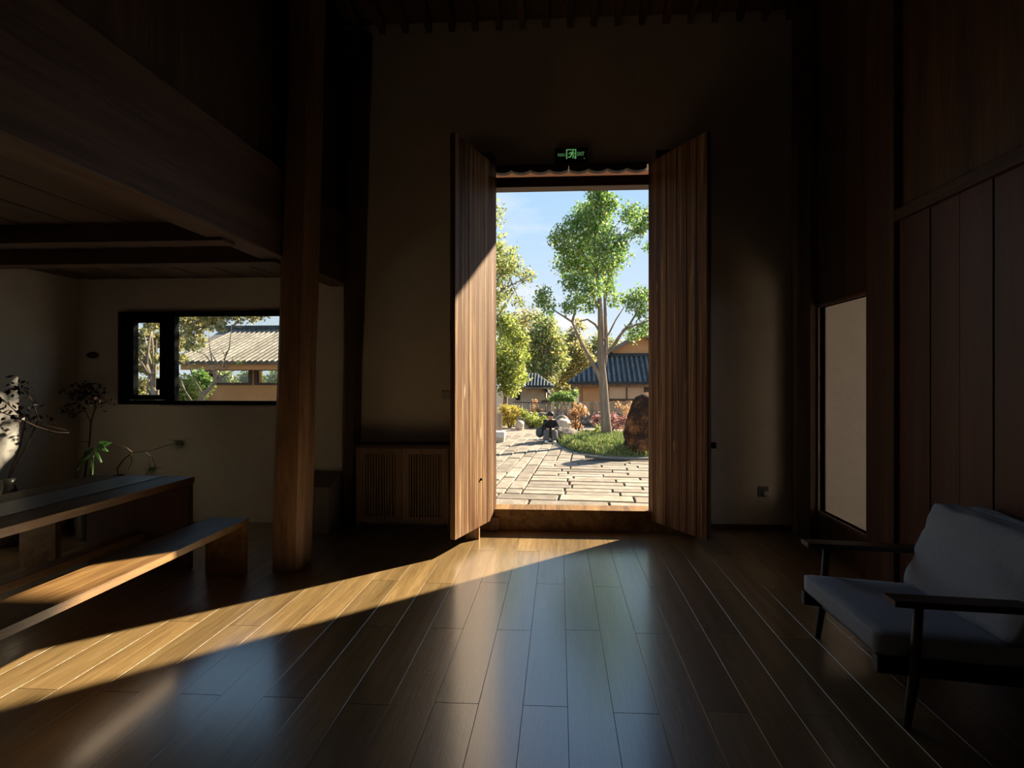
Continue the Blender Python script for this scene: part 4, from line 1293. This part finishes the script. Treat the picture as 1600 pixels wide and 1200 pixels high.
# tall standing rock
def standing():
    a = atZ(996, 713, GZ); Y = a.y
    m = pxm(Y)
    outline = [(978, 713), (976, 700), (979, 690), (976, 680), (981, 664), (984, 648), (989, 634), (996, 622), (1004, 615), (1012, 613), (1022, 618), (1026, 640), (1024, 670), (1026, 695), (1024, 713)]
    pts = [atY(px, py, Y) for px, py in outline]
    zs = np.linspace(GZ - .05, max(p.z for p in pts) - .01, 16)
    Lp = sorted([(p.z, p.x) for p in pts[:10]]); Rp = sorted([(p.z, p.x) for p in pts[9:]])
    bm = NB(); rings = []
    for z in zs:
        xl = np.interp(z, [q[0] for q in Lp], [q[1] for q in Lp]); xr_ = np.interp(z, [q[0] for q in Rp], [q[1] for q in Rp])
        c, w = (xl + xr_) / 2, max((xr_ - xl) / 2, .02)
        ring = []
        for k in range(18):
            an = 2 * PI * k / 18
            q = Vector((c + w * math.copysign(abs(math.cos(an)) ** .75, math.cos(an)), Y + .28 + .30 * min(1, w / .25) * math.copysign(abs(math.sin(an)) ** .8, math.sin(an)), z))
            q += Vector((1, 1, .3)) * .07 * noise.noise(q * 3.5) + Vector((1, .5, 0)) * .03 * noise.noise(q * 9)
            ring.append(bm.verts.new(q))
        rings.append(ring)
    for r0, r1 in zip(rings, rings[1:]):
        for k in range(18):
            bm.faces.new([r0[k], r0[(k + 1) % 18], r1[(k + 1) % 18], r1[k]])
    bm.faces.new(rings[0][::-1]); bm.faces.new(rings[-1])
    tag(build('standing_rock', bm, 'rock_brown', None, True), 'tall rust brown standing rock at the edge of the grass', 'rock')
standing()
p = atZ(788, 691, GZ); q = atZ(770, 691, GZ)
sb = thing('stone_bench', ((p.x + q.x) / 2, p.y, GZ), 'white stone block bench by the board fence', 'bench')
zt = atY(780, 675, p.y).z
build('seat', box(NB(), q.x - .5, p.x, p.y, p.y + .4, GZ + .12, zt, .012), 'white_stone', sb)
build('foot', hexa(NB(), [(p.x - .22, p.y + .05, GZ - .02), (p.x - .03, p.y + .05, GZ - .02), (p.x - .03, p.y + .35, GZ - .02), (p.x - .22, p.y + .35, GZ - .02)],
      [(p.x - .28, p.y + .03, GZ + .12), (p.x - .01, p.y + .03, GZ + .12), (p.x - .01, p.y + .37, GZ + .12), (p.x - .28, p.y + .37, GZ + .12)]), 'rock_pale', sb)
build('foot', box(NB(), q.x - .45, q.x - .2, p.y + .05, p.y + .35, GZ - .02, GZ + .12), 'rock_pale', sb)
# weathered board fence at the left
fy = p.y + .9
x1 = atY(785, 660, fy).x; ztf = atY(780, 646, fy).z
t = thing('board_fence', (x1 - .8, fy, GZ), 'weathered vertical board fence behind the white stone bench', 'fence')
for i in range(14):
    xa = x1 - .105 * (i + 1)
    build('board', box(NB(), xa, xa + .098, fy + .004 * (i % 2), fy + .03, GZ - .03, ztf + .015 * math.sin(i * 2.1), .003), 'fence_wood', t)
build('rail', box(NB(), x1 - 1.47, x1 - .01, fy + .03, fy + .07, GZ + .35, GZ + .42), 'fence_wood', t)

# ---- low retaining wall of stones with picket fence on it
yw_ = 19.4
bm = box(NB(), -1.2, 9, yw_ + .06, yw_ + .35, GZ - .6, atY(900, 645, yw_).z - .02)
rw = build('retaining_wall', bm, 'rock_grey')
tag(rw, 'low rough stone wall under the picket fence', kind='structure')
rr = random.Random(9)
zt = atY(900, 645, yw_).z
z = GZ
row = 0
while z < zt - .05:
    h = (zt - GZ) / 2
    x = -1.2 + rr.uniform(-.2, 0)
    while x < 9:
        w = rr.uniform(.35, .62)
        bm = rock(NB(), (x + w / 2, yw_ + .10, z + h / 2), (w * .53, .14, h * .56), rr.random() * 50, 2, .18, 1.5)
        build('stone', bm, 'rock_grey', rw, True)
        x += w
    z += h; row += 1
zf0, zf1 = zt, atY(950, 628, yw_).z
t = thing('picket_fence', (3.5, yw_ + .2, zf0), 'weathered picket fence on the low stone wall', 'fence')
x = atY(862, 640, yw_ + .2).x; i = 0
pm = None
while x < 6.5:
    b_ = box(NB(), x, x + .105, yw_ + .18, yw_ + .205, zf0 - .02, zf1 + rr.uniform(-.03, .03), .003)
    build('picket', b_, 'fence_wood', t); x += .165; i += 1
for zz in (zf0 + .08, zf1 - .10):
    build('rail', box(NB(), atY(862, 640, yw_ + .2).x, 6.5, yw_ + .205, yw_ + .24, zz, zz + .05), 'fence_wood', t)

# dark railing beside the pavilion
yr = 20.0
t = thing('metal_railing', (atY(840, 640, yr).x, yr, -.6), 'thin dark metal railing in front of the pavilion', 'railing')
xa, xb = atY(803, 632, yr).x, atY(878, 632, yr).x
za, zb_ = atY(840, 628.5, yr).z, atY(840, 645, yr).z
build('top_rail', tube(NB(), [(xa, yr, za), (xb, yr, za - .05)], .016, 8), 'rail_dark', t, True)
build('bottom_rail', tube(NB(), [(xa, yr, zb_), (xb, yr, zb_ - .05)], .012, 8), 'rail_dark', t, True)
for i in range(7):
    x = xa + (xb - xa) * i / 6
    build('post', tube(NB(), [(x, yr, -.62), (x, yr, za - .05 * i / 6)], .015, 8), 'rail_dark', t, True)

# ---- houses
def tile_roof(parent, xl, xr_, y_e, z_e, y_r, z_r, hipL, hipR, pitch, mat, rad, name='tile_rib', joined=False):
    """front slope from eave (y_e,z_e) to ridge (y_r,z_r); hips shorten the ridge. returns nothing"""
    base = hexa(NB(), [(xl, y_e, z_e - .06), (xr_, y_e, z_e - .06), (xr_ - hipR, y_r, z_r - .06), (xl + hipL, y_r, z_r - .06)],
                [(xl, y_e, z_e), (xr_, y_e, z_e), (xr_ - hipR, y_r, z_r), (xl + hipL, y_r, z_r)])
    slope = build('roof_slope', base, mat, parent)
    d = (Vector((0, y_r - y_e, z_r - z_e)))
    nn = max(2, int((xr_ - xl) / pitch)); J = NB() if joined else None
    for i in range(nn + 1):
        x = xl + (xr_ - xl) * i / nn
        f = 1.0
        if hipL and x < xl + hipL: f = min(f, (x - xl) / hipL)
        if hipR and x > xr_ - hipR: f = min(f, (xr_ - x) / hipR)
        if f < .04: continue
        p0 = Vector((x, y_e - .04, z_e + .01)); p1 = Vector((x, y_e, z_e)) + d * f + Vector((0, 0, .02))
        bm = J if joined else NB()
        N = max(2, int(f * 9))
        pts, rad_ = [], []
        for k in range(N):
            a, b_ = p0.lerp(p1, k / N), p0.lerp(p1, (k + 1) / N)
            pts += [a, a.lerp(b_, .97)]; rad_ += [rad * 1.06, rad * .92]
        tube(bm, pts, rad_, 7)
        if not joined: build(name, bm, 'tile_rib' if mat == 'tile_grey' else mat, slope)
    if joined:
        o = build(name + 's', J, 'tile_rib', slope); o['kind'] = 'stuff'
    return slope

def house_right():
    Ye, Yr = 27.0, 28.55
    xl = atY(889, 597, Ye).x; xr_ = 13.0
    ze = atY(950, 597, Ye).z; zr_ = atY(980, 556, Yr).z
    t = thing('garden_house', ((xl + xr_) / 2, 29, -1.6), 'orange earth house with blue grey tiled hip roof and upper gable', 'house')
    Yw = 27.5
    wx0 = atY(911, 610, Yw).x
    gx0, gx1 = atY(951.5, 610, Yw).x, atY(1006, 610, Yw).x
    gz1, gz0 = atY(980, 604, Yw).z, atY(980, 623, Yw).z
    w = build('wall', wall_holes(NB(), 'x', wx0, xr_ - .8, -1.7, ze + .25, Yw, Yw + .3, [(gx0, gx1, gz0, gz1)]), 'earth_wall', t)
    build('side_wall', box(NB(), wx0, wx0 + .3, Yw + .3, 33, -1.7, ze + .25), 'earth_wall', t)
    build('end_wall', box(NB(), xr_ - 1.1, xr_ - .8, Yw + .3, 33, -1.7, ze + .25), 'earth_wall', t)
    build('rear_wall', box(NB(), wx0, xr_ - .8, 32.7, 33, -1.7, ze + .25), 'earth_wall', t)
    fw = build('window', wall_holes(NB(), 'x', gx0 - .08, gx1 + .25, gz0 - .12, gz1 + .10, Yw - .06, Yw + .06,
               [(gx0, (gx0 + gx1) / 2 - .02, gz0, gz1), ((gx0 + gx1) / 2 + .05, gx1, gz0, gz1)]), 'dark_timber', t)
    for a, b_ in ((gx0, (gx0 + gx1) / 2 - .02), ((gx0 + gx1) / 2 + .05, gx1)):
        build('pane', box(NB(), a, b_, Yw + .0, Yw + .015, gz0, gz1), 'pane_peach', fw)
    build('fascia', box(NB(), xl + .3, xr_ - .1, Ye + .15, Ye + .22, ze - .26, ze - .05), 'pillar_wood', t)
    build('eave_edge', box(NB(), xl - .02, xr_, Ye - .03, Ye + .05, ze - .10, ze + .0), 'tile_grey', t)
    hip = atY(946, 556, Yr).x - xl
    tile_roof(t, xl, xr_, Ye, ze, Yr, zr_, hip, 1.5, .265, 'tile_grey', .065)
    # side slope of the hip and rear slope
    build('roof_side', hexa(NB(), [(xl, Ye, ze - .06), (xl + hip, Yr, zr_ - .06), (xl + hip, Yr + .4, zr_ - .06), (xl, 33.5, ze - .06)],
          [(xl, Ye, ze), (xl + hip, Yr, zr_), (xl + hip, Yr + .4, zr_), (xl, 33.5, ze)]), 'tile_grey', t)
    build('roof_rear', hexa(NB(), [(xl, 33.5, ze - .06), (xl + hip, Yr + .4, zr_ - .06), (xr_ - 1.5, Yr + .4, zr_ - .06), (xr_, 33.5, ze - .06)],
          [(xl, 33.5, ze), (xl + hip, Yr + .4, zr_), (xr_ - 1.5, Yr + .4, zr_), (xr_, 33.5, ze)]), 'tile_grey', t)
    build('roof_ridge', box(NB(), xl + hip - .1, xr_ - 1.4, Yr - .15, Yr + .25, zr_ - .05, zr_ + .14, .03), 'tile_grey', t)
    # upper gable
    Yg = Yr + .1
    a = atY(944, 554, Yg); pk = atY(1000, 521, Yg)
    gxc = pk.x; gw = gxc - a.x
    build('gable_wall', prism(NB(), [(gxc - gw + .45, zr_ - .1), (gxc + gw - .45, zr_ - .1), (gxc + gw - .45, a.z + .3), (gxc, pk.z - .12), (gxc - gw + .45, a.z + .3)], 'y', Yg, Yg + 2.5), 'earth_wall', t)
    for s in (-1, 1):
        bm = hexa(NB(), [(gxc, Yg - .5, pk.z - .1), (gxc + s * gw, Yg - .5, a.z - .1), (gxc + s * gw, Yg + 3, a.z - .1), (gxc, Yg + 3, pk.z - .1)],
                  [(gxc, Yg - .5, pk.z + .1), (gxc + s * gw, Yg - .5, a.z + .08), (gxc + s * gw, Yg + 3, a.z + .08), (gxc, Yg + 3, pk.z + .1)])
        build('gable_roof', bm, 'tile_pale', t)
house_right()

def pavilion():
    Ye, Yr = 27.0, 28.1
    xl, xr_ = atY(800, 602, Ye).x, atY(865, 602, Ye).x
    ze = atY(840, 603, Ye).z; zr_ = atY(830, 584, Yr).z
    t = thing('small_pavilion', ((xl + xr_) / 2, 28.5, -1.6), 'small beige pavilion with dark tiled hip roof', 'house')
    Yw = 27.5
    wx0, wx1 = atY(800, 620, Yw).x, atY(852, 620, Yw).x
    wa, wb = atY(806.5, 620, Yw).x, atY(812.5, 620, Yw).x
    wz0, wz1 = atY(810, 625, Yw).z, atY(810, 614, Yw).z
    build('wall', wall_holes(NB(), 'x', wx0 - .3, wx1, -1.7, ze + .1, Yw, Yw + .25, [(wa, wb, wz0, wz1)]), 'beige_wall', t)
    build('side_wall', box(NB(), wx1 - .25, wx1, Yw + .25, 31, -1.7, ze + .1), 'beige_wall', t)
    build('side_wall', box(NB(), wx0 - .3, wx0 - .05, Yw + .25, 31, -1.7, ze + .1), 'beige_wall', t)
    f = build('window', wall_holes(NB(), 'x', wa - .02, wb + .02, wz0 - .02, wz1 + .02, Yw - .02, Yw + .06, [(wa + .03, wb - .03, wz0 + .03, wz1 - .03)]), 'rail_dark', t)
    build('pane', box(NB(), wa, wb, Yw + .03, Yw + .05, wz0, wz1), 'frame_black', f)
    build('eave_board', box(NB(), xl, xr_, Ye, Ye + .1, ze - .13, ze - .04), 'rock_grey', t)
    tile_roof(t, xl, xr_, Ye, ze, Yr, zr_, (xr_ - xl) * .36, (xr_ - xl) * .42, .16, 'tile_grey', .045, joined=True)
    hl, hr = (xr_ - xl) * .36, (xr_ - xl) * .42
    for s, xe, xx in ((0, xl, xl + hl), (1, xr_, xr_ - hr)):
        build('roof_side', hexa(NB(), [(xe, Ye, ze - .06), (xx, Yr, zr_ - .06), (xx, Yr + .1, zr_ - .06), (xe, 31.6, ze - .06)], [(xe, Ye, ze), (xx, Yr, zr_), (xx, Yr + .1, zr_), (xe, 31.6, ze)]), 'tile_grey', t)
    build('roof_rear', hexa(NB(), [(xl, 31.6, ze - .06), (xl + hl, Yr + .1, zr_ - .06), (xr_ - hr, Yr + .1, zr_ - .06), (xr_, 31.6, ze - .06)], [(xl, 31.6, ze), (xl + hl, Yr + .1, zr_), (xr_ - hr, Yr + .1, zr_), (xr_, 31.6, ze)]), 'tile_grey', t)
    # lean-to roof at the right
    a, b_ = atY(849, 607, 27.3), atY(868, 622, 27.3)
    bm = hexa(NB(), [(a.x, 27.1, a.z - .08), (b_.x, 27.1, b_.z - .08), (b_.x, 29.5, b_.z - .08), (a.x, 29.5, a.z - .08)], [(a.x, 27.1, a.z), (b_.x, 27.1, b_.z), (b_.x, 29.5, b_.z), (a.x, 29.5, a.z)])
    build('lean_to_roof', bm, 'tile_grey', t)
    build('lean_to_beam', box(NB(), a.x - .1, b_.x - .1, 27.25, 27.4, b_.z - .25, b_.z - .12), 'dark_timber_x', t)
    build('lean_to_wall', box(NB(), a.x - .1, b_.x - .25, 27.6, 27.8, -1.7, b_.z - .1), 'beige_wall', t)
pavilion()

def house_window():
    Ye = 14.5; Yr = 17.6
    xl = atY(268, 566, Ye).x; xr_ = -4.5
    ze = atY(380, 566, Ye).z; zr_ = atY(390, 516, Yr).z
    t = thing('tiled_house', ((xl + xr_) / 2, 16, GZ), 'low earth house with pale tiled roof seen through the bay window', 'house')
    Yw = 15.3
    wx0 = atY(322, 610, Yw).x
    gx = [atY(q, 590, Yw).x for q in (331, 389, 403, 445, 459, 500)]
    gz1, gz0 = atY(380, 579, Yw).z, atY(380, 598, Yw).z
    holes = [(gx[0], gx[1], gz0, gz1), (gx[2], gx[3], gz0, gz1), (gx[4], gx[5], gz0, gz1)]
    build('wall', wall_holes(NB(), 'x', wx0, xr_ - .5, GZ - .05, ze + .1, Yw, Yw + .2, holes), 'earth_wall', t)
    build('rear_wall', wall_holes(NB(), 'x', wx0, xr_ - .5, GZ - .05, ze + .1, 19.6, 19.8, [(gx[0] - 1.2, gx[5] - .2, gz0 - .1, gz1 + .1)]), 'earth_wall', t)
    build('post', box(NB(), atY(321, 590, Yw).x, atY(327, 590, Yw).x, Yw - .06, Yw + .02, GZ - .05, ze), 'pillar_wood', t)
    for i in range(3):
        a, b_ = gx[2 * i], gx[2 * i + 1]
        f = build('window', wall_holes(NB(), 'x', a - .10, b_ + .10, gz0 - .07, gz1 + .05, Yw - .04, Yw + .05, [(a, b_, gz0, gz1)]), 'dark_timber', t)
        build('pane', box(NB(), a, b_, Yw, Yw + .008, gz0, gz1), 'glass', f)
    build('fascia', box(NB(), xl + .2, xr_, Ye + .10, Ye + .18, ze - .22, ze - .04), 'earth_wall', t)
    tile_roof(t, xl, xr_, Ye, ze, Yr, zr_, atY(345, 516, Yr).x - xl, 1.0, .17, 'tile_pale', .05)
    hp = atY(345, 516, Yr).x
    build('roof_side', hexa(NB(), [(xl, Ye, ze - .06), (hp, Yr, zr_ - .06), (hp, Yr + .1, zr_ - .06), (xl, 20.4, ze - .06)], [(xl, Ye, ze), (hp, Yr, zr_), (hp, Yr + .1, zr_), (xl, 20.4, ze)]), 'tile_pale', t)
    build('roof_rear', hexa(NB(), [(xl, 20.4, ze - .06), (hp, Yr + .1, zr_ - .06), (xr_ - 1, Yr + .1, zr_ - .06), (xr_, 20.4, ze - .06)], [(xl, 20.4, ze), (hp, Yr + .1, zr_), (xr_ - 1, Yr + .1, zr_), (xr_, 20.4, ze)]), 'tile_pale', t)
    build('roof_ridge', box(NB(), hp - .1, xr_ - .9, Yr - .12, Yr + .2, zr_ - .05, zr_ + .16, .03), 'tile_grey', t)
house_window()

# trees and bushes outside the bay window
GW = 'plants outside the bay window'
tree('garden_tree', 'pale olive tree with grey forked trunk outside the narrow casement', 243, 10.0, [(243, 640), (241, 610), (236, 590), (228, 570)],
     [(225, 520, 12, .7), (245, 530, 14, .7), (230, 550, 14, .7), (250, 560, 12, .6), (222, 575, 10, .6), (240, 505, 14, .7), (215, 540, 14, .6), (205, 560, 16, .6), (262, 540, 12, .5), (235, 480, 16, .6), (222, 600, 12, .6), (250, 600, 12, .6), (235, 575, 14, .6), (228, 620, 12, .6)],
     2900, .085, 'leaf_olive', 51, GW, None, .10)
tree('garden_tree', 'olive leafed tree hanging over the pale tiled roof', 205, 12.5, [(210, 560), (235, 500), (290, 490), (340, 492)],
     [(290, 500, 16, .7), (310, 505, 18, .7), (330, 500, 16, .6), (300, 520, 14, .5), (280, 525, 14, .6), (350, 495, 14, .5), (372, 493, 14, .7), (395, 492, 14, .7), (410, 490, 10, .6), (320, 485, 18, .6), (285, 485, 16, .6), (385, 480, 16, .8), (283, 540, 12, .6), (300, 540, 12, .5), (282, 560, 10, .5), (315, 530, 12, .4), (345, 510, 10, .4)],
     3300, .10, 'leaf_olive', 52, GW, None, .10)
for i, (px, Y, wh) in enumerate(((345, 24, 'corner post'), (395, 25, 'wider window'), (440, 24.5, 'narrower window'))):
    shrub('green_shrub', 'dense green bush behind the %s of the tiled house' % wh, px, 620, Y, [(px, 585, 16), (px - 14, 595, 14), (px + 14, 596, 14), (px, 605, 16)], 1500, .16, 'leaf_lime', 80 + i, GW)
def bare_tree():
    Y = 8.6; p = atY(303, 640, Y)
    t = thing('bare_tree', (p.x, Y, GZ), 'small bare branched tree right outside the wide window pane', 'tree')
    bm = NB()
    q = [Vector((p.x, Y, GZ - .05)), atY(306, 640, Y), atY(318, 617, Y), atY(330, 604, Y), atY(338, 594, Y), atY(348, 588, Y)]
    tube(bm, q, [.06, .05, .045, .035, .028, .016], 8)
    rr = random.Random(4)
    B = [((318, 617), (308, 600), (300, 585)), ((330, 604), (345, 592), (358, 586)), ((330, 604), (336, 590), (332, 570)), ((338, 594), (350, 590), (372, 590)), ((338, 594), (345, 577), (350, 562)),
         ((348, 588), (360, 582), (368, 578)), ((332, 570), (328, 545), (326, 520)), ((345, 577), (335, 560), (328, 548)), ((350, 562), (358, 545), (362, 508)), ((350, 575), (352, 556), (345, 545)),
         ((306, 635), (290, 612), (282, 590)), ((290, 612), (284, 600), (283, 585)), ((345, 577), (328, 572), (314, 565)), ((335, 585), (320, 577), (300, 572)), ((362, 508), (375, 512), (385, 508)), ((332, 570), (322, 556), (310, 548)),
         ((352, 556), (354, 550), (359, 545)), ((340, 588), (330, 578), (318, 562)), ((350, 580), (362, 566), (364, 556)), ((300, 585), (296, 570), (290, 562))]
    for a in B:
        dy = rr.uniform(-.3, .3)
        tube(bm, [atY(*a[0], Y), atY(*a[1], Y + dy * .5), atY(*a[2], Y + dy)], [.012, .009, .004], 6)
    build('trunk', bm, 'bark', t, True)
    leaves_mesh('foliage', [blob(310, 548, 6, Y), blob(372, 566, 6, Y), blob(318, 540, 5, Y), blob(292, 560, 7, Y), blob(380, 560, 5, Y), blob(300, 572, 6, Y)], 70, .06, 'leaf_lime', t, 8)
bare_tree()
for i, (px, py, r, mt, lab) in enumerate(((290, 605, 20, 'leaf_lime', 'bright green bush behind the bare branched tree'), (222, 610, 18, 'leaf_lime', 'bright green bush outside the narrow casement'), (312, 590, 14, 'leaf_green', 'green bush at the corner of the pale tiled house'))):
    shrub('green_shrub', lab, px, py, 11.5 + i * .7, [(px, py, r), (px - 12, py + 12, r * .8), (px + 12, py + 10, r * .8), (px, py + 22, r)], 2200, .085, mt, 70 + i, GW)

# tall shrub outside, between window and doorway: its leaves dapple the light on the side wall
def side_shrub():
    t = thing('tall_shrub', (-2.2, 6.95, GZ), 'tall leafy shrub against the outer wall between window and doorway', 'shrub')
    rr = random.Random(3); bm = NB(); bl = []
    for i in range(9):
        e = Vector((-2.2 + rr.uniform(-.65, .65), 6.95 + rr.uniform(-.35, .35), rr.uniform(2.2, 3.6)))
        tube(bm, [(-2.2 + rr.uniform(-.1, .1), 6.95, GZ - .02), ((e.x - 2.2) / 2, (e.y + 6.95) / 2, 1.2), e], [.02, .015, .005], 6)
        bl.append((e.x, e.y, e.z - .2, .38, .3, .5))
    build('stem', bm, 'twig', t, True)
    leaves_mesh('foliage', bl, 2600, .08, 'leaf_green', t, 91)
side_shrub()

# ------------------------------------------------------------------ seated person
def skin_mesh(name, verts, edges, radii, root, mat, parent, sub=2):
    me = bpy.data.meshes.new(name)
    base = BASE[parent]
    me.from_pydata([Vector(v) - base for v in verts], edges, [])
    o = bpy.data.objects.new(name, me); COL.objects.link(o)
    o.modifiers.new('skin', 'SKIN'); 
    sm = o.modifiers.new('sub', 'SUBSURF'); sm.levels = sub; sm.render_levels = sub
    if not me.skin_vertices: me.attributes.new
    for i, r in enumerate(radii):
        me.skin_vertices[0].data[i].radius = (r, r) if not isinstance(r, tuple) else r
        me.skin_vertices[0].data[i].use_root = (i == root)
    dg = bpy.context.evaluated_depsgraph_get(); dg.update()
    m2 = bpy.data.meshes.new_from_object(o.evaluated_get(dg))
    bpy.data.objects.remove(o)
    m2.materials.clear()
    return finish(name, m2, mat, parent, True, base)

def add_person():
    f = atZ(859, 692, GZ)
    X, Y, Z = f.x + .02, f.y + .30, GZ           # hips above the boulder's edge
    t = thing('person', (X, Y, Z), 'person in dark jacket and grey trousers sitting bent forward on the boulder', 'person')
    P = lambda x, y, z: (X + x, Y + y, Z + z)
    # body: pelvis, spine, head, arms, legs, feet, hands with fingers in one mesh
    V_, E, Rr = [], [], []
    def add(p, r, link=None):
        V_.append(P(*p)); Rr.append(r)
        if link is not None: E.append((link, len(V_) - 1))
        return len(V_) - 1
    pel = add((0, .05, .30), (.15, .12))
    sp1 = add((0, .02, .45), (.135, .105), pel)
    sp2 = add((.0, -.05, .60), (.15, .11), sp1)
    nk = add((0, -.10, .70), .055, sp2)
    hd = add((-.005, -.15, .78), .085, nk)
    hd2 = add((-.005, -.17, .86), .08, hd)
    hands = []
    for s in (-1, 1):
        sh = add((s * .15, -.06, .645), .062, sp2)
        el = add((s * .23, -.14, .44), .046, sh)
        wr_ = add((s * .07, -.33, .42), .030, el)
        pm_ = add((s * .035, -.385, .425), (.032, .020), wr_)
        hands.append((pm_, s))
        for k in range(4):
            a = add((s * .02 - s * .012 * k + s * .01, -.41 - .004 * k, .445 - .014 * k), .009, pm_)
            b_ = add((s * -.002 - s * .010 * k, -.425 + .008 * k, .452 - .014 * k), .008, a)
        a = add((s * .045, -.41, .455), .010, pm_); add((s * .03, -.435, .47), .009, a)
        hp = add((s * .09, .0, .28), .095, pel)
        kn = add((s * .11, -.33, .36), .072, hp)
        an = add((s * .10, -.36, .10), .048, kn)
        ft = add((s * .11, -.42, .05), (.042, .032), an)
        add((s * .125, -.50, .035), (.038, .026), ft)
    b = skin_mesh('body', V_, E, Rr, 0, 'skin', t, 2)
    # clothing as children: jacket, trousers, hat/hair, shoes, bag
    def sub(name, pts, links, rad, mat, root=0):
        return skin_mesh(name, [P(*p) for p in pts], links, rad, root, mat, t, 2)
    sub('jacket', [(0, .06, .30), (0, .03, .45), (0, -.05, .60), (0, -.085, .67), (-.15, -.06, .645), (-.235, -.14, .44), (-.10, -.30, .42), (.15, -.06, .645), (.235, -.14, .44), (.10, -.30, .42)],
        [(0, 1), (1, 2), (2, 3), (2, 4), (4, 5), (5, 6), (2, 7), (7, 8), (8, 9)], [(.18, .15), (.165, .135), (.18, .14), .075, .085, .065, .048, .085, .065, .048], 'jacket')
    sub('trousers', [(0, .05, .28), (-.10, -.02, .28), (-.13, -.33, .35), (-.13, -.37, .18), (-.14, -.38, .08), (.10, -.02, .28), (.13, -.33, .35), (.13, -.37, .18), (.14, -.38, .08)],
        [(0, 1), (1, 2), (2, 3), (3, 4), (0, 5), (5, 6), (6, 7), (7, 8)], [.17, .13, .10, .105, .125, .13, .10, .105, .125], 'trousers')
    bm = NB(); rock(bm, P(-.005, -.155, .875), (.105, .11, .10), 3, 3, .05)
    for v in bm.verts:
        if v.co.y < Y - .19 and v.co.z < Z + .86: v.co.z = Z + .86
        v.co.z = max(v.co.z, Z + .79)
    build('hair', bm, 'hair', t, True)
    for s in (-1, 1):
        bm = NB(); bmesh.ops.create_uvsphere(bm, u_segments=8, v_segments=6, radius=.011, matrix=Matrix.Translation(P(s * .03 - .005, -.245, .845)))
        build('eye', bm, 'hair', t, True)
        bm = rock(NB(), P(s * .125, -.47, .045), (.055, .11, .05), 5 + s, 2, .08)
        for v in bm.verts: v.co.z = max(v.co.z, Z)
        build('shoe', bm, 'shoe', t, True)
    bm = rock(NB(), P(-.005, -.262, .815), (.014, .018, .022), 2, 2, .05); build('nose', bm, 'skin', t, True)
    bm = box(NB(), X - .025, X + .02, Y - .255, Y - .244, Z + .775, Z + .782); build('mouth', bm, 'leaf_red', t)
    for s in (-1, 1):
        bm = rock(NB(), P(s * .085 - .005, -.165, .83), (.012, .022, .03), 2, 2, .05); build('ear', bm, 'skin', t, True)
    K = .90
    t.scale = (K, K, K)
    O = Vector((X, Y, Z))
    # phone held in both hands, bag at the side
    ph = box(NB(), X - .035, X + .035, Y - .452, Y - .440, Z + .40, Z + .53, .004)
    phn = build('phone', ph, 'frame_black'); phn.location = O + (phn.location - O) * K; phn.scale = (K, K, K)
    tag(phn, 'dark phone held in the seated person\'s hands', 'phone')
    bm = rock(NB(), P(-.34, -.10, .30), (.13, .12, .17), 8, 3, .12)
    bg = thing('shoulder_bag', P(-.34, -.10, .14), 'grey green shoulder bag at the seated person\'s side', 'bag')
    build('bag_body', bm, 'bag_cloth', bg, True)
    build('strap', tube(NB(), [P(-.33, -.12, .40), P(-.24, -.17, .55), P(-.10, -.19, .66), P(.05, -.10, .72)], .012, 6), 'bag_cloth', bg, True)
    bg.location = O + (bg.location - O) * K; bg.scale = (K, K, K)
add_person()
